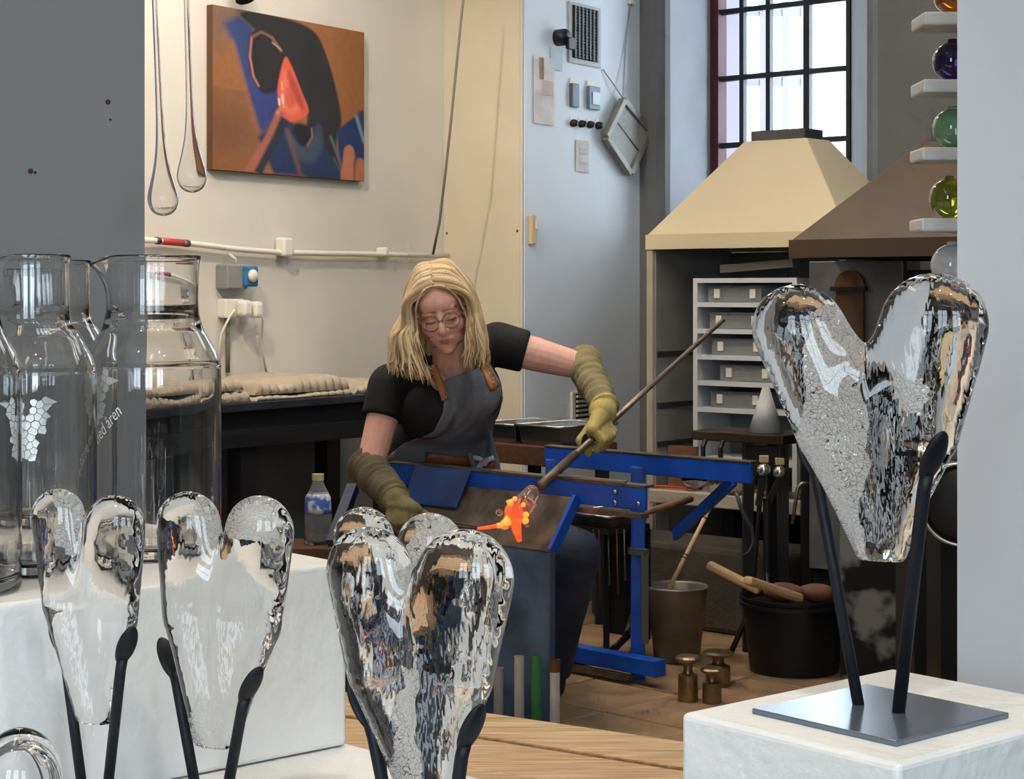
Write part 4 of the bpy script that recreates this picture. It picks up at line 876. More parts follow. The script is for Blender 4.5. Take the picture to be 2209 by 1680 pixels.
def torso(m, g=0.0, limbs=False):
    m.ell(CH, (.155+g, .108+g, .165+g), TAX, 24, 16)
    m.ell(WA+UP*.03, (.15+g, .108+g, .15+g), TAX, 24, 16)
    m.ell(P(922, 888, 5.36), (.078+g, .075+g, .078+g), TAX); m.ell(P(1025, 852, 5.38), (.076+g, .073+g, .076+g), TAX)
    m.cone(SR, .056+g, P(965, 795, 5.43), .062+g); m.cone(P(965, 795, 5.43), .062+g, SL, .056+g)
    m.ell(P(958, 815, 5.45), (.15+g, .085+g, .06+g), TAX)
bm_ = MB()
torso(bm_, -.012)
bm_.ell(Vector((-.2, 5.64, .53)), (.165, .13, .12), None, 20, 12)
bm_.cone(NB_-tu_*.03, .062, NT_, .052)
bm_.cone(P(950, 812, 5.40), .06, P(1000, 800, 5.40), .06)
# arms
bm_.cone(SR, .052, ER, .040); bm_.cone(ER, .041, WR, .028); bm_.cone(WR, .028, HR, .03)
bm_.cone(SL, .052, SL.lerp(EL, .45), .051); bm_.cone(SL.lerp(EL, .45), .050, EL, .039); bm_.cone(EL, .040, WL, .028); bm_.cone(WL, .028, HL+UP*.02, .024)
# legs
KL, KR = Vector((.185, 5.30, .455)), Vector((-.16, 5.36, .46)); AL_, AR_ = Vector((.115, 5.42, .09)), Vector((-.22, 5.40, .09))
HPL, HPR = Vector((-.10, 5.64, .50)), Vector((-.30, 5.62, .50))
for a_, k_, n_ in ((HPL, KL, AL_), (HPR, KR, AR_)):
    bm_.cone(a_, .07, k_, .05); bm_.cone(k_, .05, n_, .036); bm_.cone(n_, .036, n_+Vector((-.05, -.12, -.05)), .03)
# head
e = lambda x, y, z, r: bm_.ell(H(x, y, z), tuple(q_*HS for q_ in r), HAX, 20, 14)
e(0, -.018, .034, (.076, .096, .088)); e(0, .03, -.03, (.0635, .058, .085)); e(0, .045, .035, (.058, .042, .05))
e(0, .055, -.098, (.03, .028, .022)); e(-.036, .048, -.034, (.029, .03, .032)); e(.036, .048, -.034, (.029, .03, .032))
e(0, .042, -.070, (.051, .046, .042)); e(-.03, .036, -.082, (.024, .028, .024)); e(.03, .036, -.082, (.024, .028, .024))
bm_.cone(H(0, .084, .012), .0085, H(0, .106, -.032), .0115); e(-.0125, .095, -.037, (.0085, .009, .0075)); e(.0125, .095, -.037, (.0085, .009, .0075))
e(0, .0835, -.0660, (.0245, .0085, .0042)); e(0, .0845, -.0745, (.0205, .0088, .0052)); e(0, .066, -.108, (.020, .020, .014)); e(0, .081, -.056, (.018, .007, .008))
for s in (-1, 1):
    e(s*.0315, .073, -.002, (.0175, .0135, .0125)); e(s*.032, .076, .02, (.024, .01, .0055)); e(s*.077, -.012, -.012, (.012, .02, .03))
    bm_.cone(H(s*.05, .0, -.06), .026, H(0, .05, -.097), .021)
bme = remesh(bm_, .0036, 3, .5)
# colour of the skin: lips, brows, lash lines, flush
co = coords(bme); d = co-np.array(HD); Rn = np.array([hx, hf, hu]); L = d @ Rn.T/HS
base_c = np.array([lin(224), lin(174), lin(158)]); cols = np.tile(base_c, (len(co), 1))
def blend(mask, c):
    global cols
    a = np.clip(mask, 0, 1)[:, None]; cols = cols*(1-a)+np.array([lin(x) for x in c])*a
front = L[:, 1] > .03
def sp(x, z, rx, rz, soft=.35): return np.clip((1-np.sqrt(((L[:, 0]-x)/rx)**2+((L[:, 2]-z)/rz)**2))/soft, 0, 1)*front
for s in (-1, 1):
    blend(sp(s*.038, -.036, .03, .024, .9)*.45, (214, 138, 126))
    bx = np.abs(L[:, 0]-s*.031); arc = .0255-.10*np.clip(np.abs(L[:, 0])-.030, 0, 1)-.03*bx
    blend(np.clip(1-np.abs(L[:, 2]-arc)/.005, 0, 1)*(bx < .023)*front, (112, 74, 58))
    lid = -.0075+8*bx**2
    blend(sp(s*.0315, .002, .022, .012, .6)*.35, (178, 118, 106))
    blend(np.clip(1-np.abs(L[:, 2]-lid)/.0034, 0, 1)*(bx < .0165)*front, (54, 36, 32))
blend(np.maximum(sp(0, -.0660, .0270, .0056, .4), sp(0, -.0745, .0230, .0068, .4)), (206, 128, 120))
blend(np.clip(1-np.abs(L[:, 2]+.0698)/.0014, 0, 1)*(np.abs(L[:, 0]) < .021)*front*.8, (128, 62, 60))
blend(sp(0, -.034, .016, .012, .8)*.3, (220, 140, 128))
PL = Vector((-.2, 5.5, 0))
person = mesh_obj('person', bme, attr_mat('skin', .5, .35, 60, sss=.2), loc=PL)
tag(person, 'blonde woman in black shirt, grey apron and heat gloves bending over the bench', 'person')
setcol(bme, np.concatenate([cols, np.ones((len(cols), 1))], 1))
# ------------------------------------------------------------------ clothes
shirt = MB(); torso(shirt, .001)
shirt.cone(SR-(ER-SR).normalized()*.0, .064, SR.lerp(ER, .38), .059, 24, ends=False); shirt.ell(SR, .063)
shirt.cone(SL, .064, SL.lerp(EL, .32), .060, 24, ends=False); shirt.ell(SL, .063)
sme = remesh(shirt, .005, 4, .5)
tree = BVHTree.FromPolygons([v.co.copy() for v in sme.vertices], [tuple(q_.vertices) for q_ in sme.polygons])      # for draping the apron
NK = P(972, 800, 5.30)
delete_faces(sme, lambda c, n: ((c-NK).length < .072) or (c-NB_-tu_*.06).length < .075)
black_cotton = M('black_cotton', (14, 14, 18), .85, var=.15, scale=30, bump=.15, bscale=200)
so = mesh_obj('t_shirt', sme, black_cotton, person)
md = so.modifiers.new('solid', 'SOLIDIFY'); md.thickness = .003; md.offset = 1
EYE = Vector((0, 0, HC))
def drape(px, py, out, default, tr=tree):
    d_ = (P(px, py, 5.0)-EYE).normalized(); h = tr.ray_cast(EYE, d_, 12)
    if h[0] is None or h[0].y > 5.75: return P(px, py, default-out)
    return h[0]-Vector((0, 1, 0))*out
def drape_sheet(Ls, Rs, nu, nv, out, default, fold=0.0, tr=tree, relax=3):
    g = []
    for j in range(nv+1):
        t_ = j/nv*(len(Ls)-1); i0 = min(int(t_), len(Ls)-2); f_ = t_-i0
        l = Vector(Ls[i0]).lerp(Vector(Ls[i0+1]), f_); r = Vector(Rs[i0]).lerp(Vector(Rs[i0+1]), f_)
        row = []
        for i in range(nu+1):
            q_ = l.lerp(r, i/nu); p_ = drape(q_.x, q_.y, out, default, tr); row.append([q_.x, q_.y, p_.y])
        g.append(row)
    g = np.array(g)
    for _ in range(relax):       # cloth does not follow every dent: smooth the depth, never behind the body
        dd = g[:, :, 2].copy(); p_ = np.pad(dd, 1, mode='edge')
        av = (p_[:-2, 1:-1]+p_[2:, 1:-1]+p_[1:-1, :-2]+p_[1:-1, 2:])/4; g[:, :, 2] = np.minimum(dd, av) if _ % 2 else .5*dd+.5*np.minimum(dd, av)
    rows = [[P(x, y, D+fold*math.sin(i*.7+j*.35)*.5) for i, (x, y, D) in enumerate(r)] for j, r in enumerate(g)]
    return rows
apronm = M('apron_canvas', (112, 116, 124), .85, var=.12, scale=10, bump=.2, bscale=150)
Ls = [(946, 824), (958, 850), (956, 890), (936, 932), (868, 958), (836, 985), (824, 1012), (818, 1060)]
Rs = [(1056, 786), (1080, 826), (1084, 862), (1068, 905), (1062, 940), (1070, 968), (1078, 995), (1084, 1050)]
rows = drape_sheet(Ls, Rs, 40, 44, .009, 5.47, .004, relax=6)
apron = MB().sheet(rows).build('apron', apronm, person, smooth=True, solid=.004)
atree = BVHTree.FromPolygons([p for r in rows for p in r], [(i*41+j, i*41+j+1, (i+1)*41+j+1, (i+1)*41+j) for i in range(44) for j in range(40)])
leather = M('tan_leather', (176, 118, 66), .5, var=.15, scale=30); leatherd = M('brown_leather', (132, 78, 46), .45, var=.2, scale=20)
def strap(name, pts_, wpx, out, mat, par, tr=tree, df=5.38):
    rows_ = []
    for i, (x, y) in enumerate(pts_):
        x2, y2 = pts_[min(i+1, len(pts_)-1)]; x1, y1 = pts_[max(i-1, 0)]; L_ = math.hypot(x2-x1, y2-y1); nx, ny = -(y2-y1)/L_, (x2-x1)/L_
        rows_.append([drape(x+nx*wpx*s/2, y+ny*wpx*s/2, out, df, tr) for s in (-1, 0, 1)])
    return MB().sheet(rows_).build(name, mat, par, smooth=True, solid=.005)
def dense(pts_, n=14):
    out = []
    for i in range(len(pts_)-1):
        for k in range(n): out.append((pts_[i][0]+(pts_[i+1][0]-pts_[i][0])*k/n, pts_[i][1]+(pts_[i+1][1]-pts_[i][1])*k/n))
    return out+[pts_[-1]]
strap('shoulder_strap', dense([(932, 790), (948, 822), (962, 862)], 6), 17, .017, leather, person)['label'] = 'tan leather apron strap'
strap('shoulder_strap', dense([(1034, 766), (1048, 795), (1068, 838)], 6), 19, .017, leather, person)['label'] = 'tan leather apron strap'
for px, py in ((963, 855), (1064, 826), (1056, 806)):
    MB().ell(drape(px, py, .02, 5.38), .0045, nu=10, nv=6).build('strap_rivet', brass, person, smooth=True)
strap('neck_strap', dense([(906, 748), (930, 785)], 8), 8, .016, black_cotton, person)
strap('waist_belt', dense([(918, 986), (990, 996), (1068, 1004)], 8), 24, .02, leatherd, person, atree, 5.44)['label'] = 'brown leather belt'
for k, (x0, y0, x1, y1) in enumerate(((1018, 985, 1050, 1000), (1030, 1008, 1066, 985), (1012, 975, 1024, 1015))):
    strap('belt_tie', dense([(x0, y0), ((x0+x1)/2, (y0+y1)/2-6), (x1, y1)], 6), 10, .03+.004*k, apronm if k == 2 else M('pale_tie_%d' % k, (206, 206, 214), .7), person, atree, 5.42)
# jeans, shoes
jm = MB(); jm.ell(Vector((-.2, 5.64, .53)), (.175, .14, .125), None, 20, 12)
for a_, k_, n_ in ((HPL, KL, AL_), (HPR, KR, AR_)):
    jm.cone(a_, .088, k_, .072); jm.cone(k_, .072, k_.lerp(n_, .5), .064); jm.cone(k_.lerp(n_, .5), .062, n_, .058, ends=False)
mesh_obj('jeans', remesh(jm, .008, 4), M('denim', (58, 68, 92), .85, var=.15, scale=12, c2=(36, 42, 60), bump=.2, bscale=120), person)
for n_ in (AL_, AR_):
    sm_ = MB(); sm_.cone(n_+Vector((0, .03, -.05)), .035, n_+Vector((-.05, -.13, -.055)), .032); sm_.cone(n_, .045, n_+Vector((.0, .0, -.04)), .042)
    mesh_obj('shoe', remesh(sm_, .006, 3), M('black_shoe', (24, 24, 28), .5), person)
# heat sleeves: ribbed knit over the forearms
knit = M('kevlar_knit', (142, 132, 96), .9, var=.15, scale=20, bump=.35, bscale=220)
knitd = M('kevlar_knit_dark', (104, 96, 72), .9, var=.18, scale=20, bump=.35, bscale=220)
glovem = M('kevlar_glove', (190, 174, 108), .9, var=.14, scale=26, bump=.35, bscale=240); glovedk = M('kevlar_glove_dark', (118, 110, 76), .9, var=.16, scale=26, bump=.35, bscale=240)
def sleeve(a_, b_, r0, r1_, mat, seed):
    rr = random.Random(seed); n = 46; dirn = b_-a_; pts_ = []; rad = []
    for i in range(n+1):
        t_ = i/n; wob = Vector((math.sin(t_*19+seed), math.cos(t_*15+seed), math.sin(t_*11)))*.0016
        pts_.append(a_+dirn*t_+wob); r_ = r0+(r1_-r0)*t_; rad.append(r_*(1+.055*math.sin(t_*2*math.pi*8.3+.8*math.sin(t_*9))+.02*math.sin(t_*40)))
    rad[0] *= .96
    return MB().tube(pts_, rad, 24).build('heat_sleeve', mat, person, smooth=True)
fdir = (WL-EL).normalized(); sleeve(EL-fdir*.035, WL+fdir*.01, .053, .040, knit, 1)
fdir2 = (WR-ER).normalized(); sleeve(ER-fdir2*.03, WR+fdir2*.01, .056, .044, knitd, 4)
# gloves: a palm, four fingers and a thumb closing on what they hold
def glove(name, W_, G, axis, out, size, mat, par, thumb_side=1):
    """W_ wrist, G grip centre on the held bar, axis along the bar, out: from bar to the back of the hand"""
    axis = axis.normalized(); out = (out-axis*out.dot(axis)).normalized(); side = axis.cross(out).normalized()
    down = (G-W_).normalized(); down = (down-axis*down.dot(axis)).normalized()
    sd = side if side.dot(down) > 0 else -side
    m = MB()
    m.cone(W_, .034*size, W_.lerp(G+out*.03, .35), .037*size)
    K = [G+out*.028*size-sd*.012+axis*o_*size for o_ in (-.033, -.011, .011, .033)]
    for k_ in K: m.cone(W_.lerp(G, .3)+out*.012, .028*size, k_, .0165*size)
    lens = (.9, 1.05, 1.0, .82)
    for i, k_ in enumerate(K):
        l_ = lens[i]*size; a0 = k_; a1 = G+out*.021*l_+sd*.030*l_+axis*((i-1.5)*.0215)*size; a2 = G-out*.016*l_+sd*.030*l_+axis*((i-1.5)*.021)*size; a3 = G-out*.028*l_+sd*.004*l_+axis*((i-1.5)*.02)*size
        m.cone(a0, .0125*size, a1, .0115*size, 12); m.cone(a1, .0115*size, a2, .0105*size, 12); m.cone(a2, .0105*size, a3, .0098*size, 12)
    th0 = W_.lerp(G, .45)-out*.002+axis*thumb_side*.03*size; th1 = G-sd*.020*size+axis*thumb_side*.045*size-out*.012*size; th2 = G-out*.026*size+axis*thumb_side*.05*size+sd*.012*size
    m.cone(th0, .018*size, th1, .0135*size, 12); m.cone(th1, .0135*size, th2, .011*size, 12)
    me = remesh(m, .0032, 3, .5); return mesh_obj(name, me, mat, par)
gvl = glove('glove', WL, HL, -pdir, Vector((.55, .35, .65)), 1.12, glovem, person, 1); gvl['label'] = 'pale olive heat glove gripping the pipe'
MB().ell(HL-pdir*.036-UP*.004+Vector((-.018, -.012, 0)), (.017, .012, .022), (pdir, AD, UP)).build('palm_patch', M('charred_patch', (38, 38, 42), .8), gvl, smooth=True)['label'] = 'charred black patch on the glove'
MB().tube([WL+fdir*.004, WL+fdir*.016], [.0425, .043], 24).build('glove_cuff', glovem, gvl, smooth=True)
tool_dir = (P(1040, 1140, 5.0)-HR).normalized()
gvr = glove('glove', WR, HR, tool_dir, Vector((-.35, -.55, .6)), 1.12, glovedk, person, 1); gvr['label'] = 'dark olive heat glove holding the tweezers'
MB().tube([WR+fdir2*.004, WR+fdir2*.016], [.045, .0455], 24).build('glove_cuff', glovedk, gvr, smooth=True)
tw = thing('steel_tweezers', HR, 'long dark steel tweezers held in the lower glove, pulling hot glass', 'tool')
tipz = P(1034, 1139, D0-.03)
for s in (-1, 1):
    n_ = UP*s*.008
    MB().tube([HR-tool_dir*.09, HR-tool_dir*.05+n_, HR+tool_dir*.04+n_*1.4, tipz+n_*.25], [.004, .006, .005, .003], 8, flat=.6).build('blade', M('dark_tool_steel', (58, 52, 50), .4, .8), tw, smooth=True)
# ------------------------------------------------------------------ glasses
gl = MB(); fm = M('gold_wire', (150, 112, 84), .3, .9)
for s in (-1, 1):
    c = H(s*.0315, .097, -.004); ax1 = (hx*1.0-hf*s*.12).normalized(); ax2 = hu
    gl.tube([c+ax1*.0245*math.cos(a)+ax2*.023*math.sin(a) for a in np.linspace(0, 2*math.pi, 33)], .0012, 8)
    gl.tube([c+ax1*s*.0245+ax2*.006, H(s*.07, .06, .004), H(s*.079, -.01, .0)], .0012, 6)
gl.tube([H(-.008, .1, 0), H(0, .104, .004), H(.008, .1, 0)], .0012, 6)
gfr = gl.build('glasses_frame', fm, person, smooth=True); gfr['label'] = 'round thin wire glasses'
for s in (-1, 1):
    c = H(s*.0315, .097, -.004); ax1 = (hx*1.0-hf*s*.12).normalized()
    MB().prism([c+ax1*.0235*math.cos(a)+hu*.022*math.sin(a) for a in np.linspace(0, 2*math.pi, 25)[:-1]], hf*.0012).build('lens', M('lens_glass', (255, 255, 255), 0, var=0, trans=1, ior=1.04), gfr)
# ------------------------------------------------------------------ hair
hm = MB(); hcol = []; rh = random.Random(11)
def cat(pts_, n):
    out = []; p = [pts_[0]]+list(pts_)+[pts_[-1]]
    for i in range(1, len(p)-2):
        for k in range(n):
            t_ = k/n; a, b, c, d_ = p[i-1], p[i], p[i+1], p[i+2]
            out.append(.5*((2*b)+(c-a)*t_+(2*a-5*b+4*c-d_)*t_*t_+(3*b-a-3*c+d_)*t_**3))
    return out+[p[-2]]
def lock(pts_, w_, tone, flat=.45, wave=.004, fr=3.0):
    ps_ = cat(pts_, 5); n = len(ps_); ph = rh.random()*6; out = []
    for i, p_ in enumerate(ps_):
        t_ = i/(n-1); am = wave*t_*(1.0)
        out.append(p_+Vector((math.sin(t_*fr*6+ph), math.cos(t_*fr*5+ph)*.7, 0))*am)
    rad = [w_*min(1, .6+3*t_)*(1-.85*max(0, (t_-.72)/.28)**1.3) for t_ in [i/(n-1) for i in range(n)]]
    n0 = len(hm.v); hm.tube(out, rad, 7, flat=flat, upv=(out[0]-HD).normalized())
    m_ = len(hm.v)-n0
    for i in range(n):
        t_ = i/(n-1); root = max(0, 1-t_/.45)
        c = np.array(tone)*(1-.35*root)+np.array([lin(150), lin(108), lin(58)])*.35*root
        for k in range(7): hcol.append(c)
def tone():
    v = rh.random(); a = np.array([lin(212), lin(188), lin(142)]); b = np.array([lin(168), lin(136), lin(88)]); c = np.array([lin(232), lin(216), lin(184)])
    return a*(1-v)+b*v if rh.random() < .6 else a*(1-v)+c*v
# skull cap
n0 = len(hm.v); hm.ell(H(0, -.030, .04), (.0765, .088, .083), HAX, 32, 20); hcol += [np.array([lin(160), lin(122), lin(72)])]*(len(hm.v)-n0)
for side in (-1, 1):
    for k in range(190):
        v = rh.random()                      # 0 front of the parting .. 1 crown/back
        lay = rh.random()
        yy = .056-.15*v; ez = lambda x, y, g: .04+(.0905+g)*math.sqrt(max(.02, 1-(x/(.083+g))**2-((y+.024)/(.101+g))**2))
        rx = -.006+side*rh.uniform(-.008, .006); root = H(rx, yy, ez(rx, yy, .002+.003*lay))
        # over the skull: down the side, front locks pass beside the face, back locks behind the ear
        fy = .052-.117*v; wd_ = .036*lay if side < 0 else .026*lay
        x1 = side*(.045+.004*lay); y1 = fy+.006-.02*v; a1 = H(x1, y1, ez(x1, y1, .003+.010*lay))
        a2 = H(side*(.080+.5*wd_), fy, .048+.008*lay)
        a3 = H(side*(.083+wd_), fy-.004, -.012)
        # hanging part: world coordinates
        if side < 0:
            x0 = 898-50*lay-6*v; ex = 932-94*lay+rh.uniform(-7, 7); ey = 822-22*lay+rh.uniform(-26, 12); eD = 5.195+.10*v+rh.uniform(-.015, .015)
            a4 = P(x0-2, 728, 5.195+.09*v); a5 = P((x0+ex)/2-1, 775, eD); a6 = P(ex, ey, eD-.012)
        else:
            x0 = 1008+34*lay+4*v; ex = 998+54*lay+rh.uniform(-6, 6); ey = 786-6*lay+rh.uniform(-24, 14); eD = 5.195+.11*v+rh.uniform(-.015, .015)
            a4 = P(x0, 712, 5.19+.10*v); a5 = P((x0+ex)/2+3, 752, eD); a6 = P(ex, ey, eD)
        lock([root, a1, a2, a3, a4, a5, a6], .0066+.005*rh.random(), tone(), .5, .0035)
for k in range(70):      # the mass behind the neck
    u = rh.uniform(-1, 1); lay = rh.random()
    lock([H(.02*u-.004, -.075, .115), H(.05*u, -.122-.01*lay, .07), H(.072*u, -.125-.012*lay, .0), P(948+66*u, 722, 5.33+.02*lay), P(946+74*u, 772+rh.uniform(-10, 14), 5.345+.02*lay)], .009+.004*rh.random(), tone(), .5, .003)
# loose strands framing the face
for k in range(7):
    lock([H(-.006, .060, .100), H(-.036, .066, .090), H(-.066, .058, .04), H(-.078, .05, -.03), P(893+k*2.2, 738, 5.18), P(903+k*3.5, 800+rh.uniform(-10, 10), 5.2)], .0036, tone(), .5, .003)
    lock([H(-.002, .060, .100), H(.032, .066, .092), H(.062, .058, .045), H(.076, .048, -.03), P(1012+k, 728, 5.18), P(1004+k*2.4, 778+rh.uniform(-8, 8), 5.2)], .0036, tone(), .5, .003)
ho = hm.build('hair', attr_mat('blonde_hair', .42, .5, 120), person, smooth=True)
ho['label'] = 'shoulder-length wavy blonde hair'
setcol(ho.data, np.concatenate([np.array(hcol), np.ones((len(hcol), 1))], 1))
# ================================================================== display furniture in front
e1 = Vector((math.cos(math.radians(-49.4)), math.sin(math.radians(-49.4)), 0)); e2 = Vector((-e1.y, e1.x, 0))
PZ = .832
pf = GZ(1937, 1640, PZ-.004); pl = GZ(1488, 1540, PZ-.004)
pl_ = thing('display_plinth', pf+Vector((.1, .1, -PZ)), 'white painted block plinth under the large right heart', 'plinth')
q0 = Vector((pf.x, pf.y, 0))+Vector((-.002, -.01, 0)); wl = (Vector((pl.x, pl.y, 0))-q0).dot(-e1)+.012
pts_ = [q0, q0+e2*.62, q0+e2*.62-e1*wl, q0-e1*wl]
# keep the block clear of the pillar: cut its back corner at the pillar face
MB().prism([zv(p, 0) for p in [q0, q0+e2*.30, q0+e2*.30-e1*wl, q0-e1*wl]], UP*(PZ-.0045)).build('block', plinthm, pl_, bevel=.006, seg=3)
lp_top = .70
A2 = V2(.75, .66); B2 = V2(.66, -.75)
bc = GZ(749, 1610, lp_top); bc = Vector((bc.x, bc.y, 0))
lpl = thing('display_table', zv(bc, 0), 'broad low white plinth carrying the row of glass hearts', 'plinth')
rc = GZ(757, 1604, lp_top); rc = Vector((rc.x, rc.y, 0)); rd_ = V2(.134, -.132)
MB().prism([rc, rc+rd_*.22, Vector((.06, 1.74, 0)), Vector((.06, .95, 0)), Vector((-1.2, .95, 0)), rc-A2*1.4-rd_*.5, rc-rd_*.5], UP*lp_top).build('block', plinthm, lpl, bevel=.005, seg=3)
bxz = .903
bx_ = thing('display_box', zv(bc, lp_top), 'white painted box on the low plinth carrying glass carafes', 'plinth')
MB().prism([zv(p, lp_top+.0015) for p in (bc, bc-A2*1.0, bc-A2*1.0-B2*.62, bc-B2*.62)], UP*(bxz-lp_top-.0015)).build('block', plinthm, bx_, bevel=.005, seg=3)

# ------------------------------------------------------------------ glass with crackled silver leaf on the back
def heart_glass(name, seed, bands, cells=300):
    m = bpy.data.materials.new(name); m.use_nodes = True; nt = m.node_tree; N = nt.nodes; L = nt.links; b = N['Principled BSDF']; out = N['Material Output']
    b.inputs['Base Color'].default_value = (.995, .995, .99, 1); b.inputs['Roughness'].default_value = 0; b.inputs['Transmission Weight'].default_value = 1; b.inputs['IOR'].default_value = 1.46
    tc = N.new('ShaderNodeTexCoord'); mp = N.new('ShaderNodeMapping'); mp.inputs['Location'].default_value = (seed, seed*.7, 0); L.new(tc.outputs['Object'], mp.inputs[0])
    nz = N.new('ShaderNodeTexNoise'); nz.inputs['Scale'].default_value = 70; L.new(mp.outputs[0], nz.inputs['Vector'])
    mix = N.new('ShaderNodeMix'); mix.data_type = 'RGBA'; mix.inputs[0].default_value = .012; L.new(mp.outputs[0], mix.inputs[6]); L.new(nz.outputs['Color'], mix.inputs[7])
    vo = N.new('ShaderNodeTexVoronoi'); vo.feature = 'DISTANCE_TO_EDGE'; vo.inputs['Scale'].default_value = cells; L.new(mix.outputs[2], vo.inputs['Vector'])
    sep = N.new('ShaderNodeSeparateXYZ'); L.new(tc.outputs['Object'], sep.inputs[0])
    def math_(op, a, bb=None):
        n = N.new('ShaderNodeMath'); n.operation = op
        for i, v in enumerate((a, bb)):
            if v is None: continue
            if isinstance(v, (int, float)): n.inputs[i].default_value = v
            else: L.new(v, n.inputs[i])
        return n.outputs[0]
    back = math_('GREATER_THAN', sep.outputs['Y'], .003)
    big = N.new('ShaderNodeTexNoise'); big.inputs['Scale'].default_value = 30; big.inputs['Detail'].default_value = 6; L.new(mp.outputs[0], big.inputs['Vector'])
    xx = math_('ADD', sep.outputs['X'], math_('MULTIPLY', math_('SUBTRACT', big.outputs['Fac'], .5), .030))
    zz = math_('ADD', sep.outputs['Z'], math_('MULTIPLY', math_('SUBTRACT', big.outputs['Fac'], .5), .060))
    region = None
    for x0, x1, z0, z1 in bands:       # ragged patches of leaf
        r = math_('MULTIPLY', math_('MULTIPLY', math_('GREATER_THAN', xx, x0), math_('LESS_THAN', xx, x1)), math_('MULTIPLY', math_('GREATER_THAN', zz, z0), math_('LESS_THAN', zz, z1)))
        region = r if region is None else math_('MAXIMUM', region, r)
    region = math_('MULTIPLY', region, back)
    crack = math_('GREATER_THAN', vo.outputs['Distance'], .032)
    leaf = math_('MULTIPLY', math_('MULTIPLY', region, crack), .8)
    # relief: crackle under the leaf, drawn-out hand-formed waves on the back, near smooth front
    ms_ = N.new('ShaderNodeMapping'); ms_.inputs['Scale'].default_value = (1, 1, .3); L.new(mp.outputs[0], ms_.inputs[0])
    wv = N.new('ShaderNodeTexNoise'); wv.inputs['Scale'].default_value = 55; wv.inputs['Detail'].default_value = 3; L.new(ms_.outputs[0], wv.inputs['Vector'])
    w2 = N.new('ShaderNodeTexNoise'); w2.inputs['Scale'].default_value = 170; w2.inputs['Detail'].default_value = 2; L.new(ms_.outputs[0], w2.inputs['Vector'])
    hgt = math_('ADD', math_('MULTIPLY', math_('MINIMUM', vo.outputs['Distance'], .3), math_('MULTIPLY', region, .6)), math_('ADD', math_('MULTIPLY', wv.outputs['Fac'], math_('ADD', math_('MULTIPLY', back, 1.3), .05)), math_('MULTIPLY', w2.outputs['Fac'], math_('MULTIPLY', back, .16))))
    bp = N.new('ShaderNodeBump'); bp.inputs['Strength'].default_value = .45; bp.inputs['Distance'].default_value = .004; L.new(hgt, bp.inputs['Height']); L.new(bp.outputs[0], b.inputs['Normal'])
    lf_ = N.new('ShaderNodeBsdfPrincipled'); lf_.inputs['Base Color'].default_value = (.95, .95, .945, 1); lf_.inputs['Metallic'].default_value = .3; lf_.inputs['Roughness'].default_value = .4; L.new(bp.outputs[0], lf_.inputs['Normal'])
    ms = N.new('ShaderNodeMixShader'); L.new(leaf, ms.inputs[0]); tr_ = N.new('ShaderNodeBsdfTranslucent'); tr_.inputs['Color'].default_value = (.95, .96, .97, 1); m2 = N.new('ShaderNodeMixShader'); m2.inputs[0].default_value = .5; L.new(lf_.outputs[0], m2.inputs[1]); L.new(tr_.outputs[0], m2.inputs[2]); L.new(b.outputs[0], ms.inputs[1]); L.new(m2.outputs[0], ms.inputs[2]); L.new(ms.outputs[0], out.inputs['Surface'])
    return m
bm = bmesh.new(); bmesh.ops.create_icosphere(bm, subdivisions=6, radius=1)
ICO_V = np.array([v.co[:] for v in bm.verts]); ICO_F = [tuple(v.index for v in f.verts) for f in bm.faces]; bm.free()
ICO_V /= np.linalg.norm(ICO_V, axis=1)[:, None]
def rcone(p, a, b, ra, rb):
    ba = b-a; L2 = ba @ ba; pa = p-a; t_ = np.clip(pa @ ba/L2, 0, 1); return np.linalg.norm(pa-t_[:, None]*ba, axis=1)-(ra+(rb-ra)*t_)
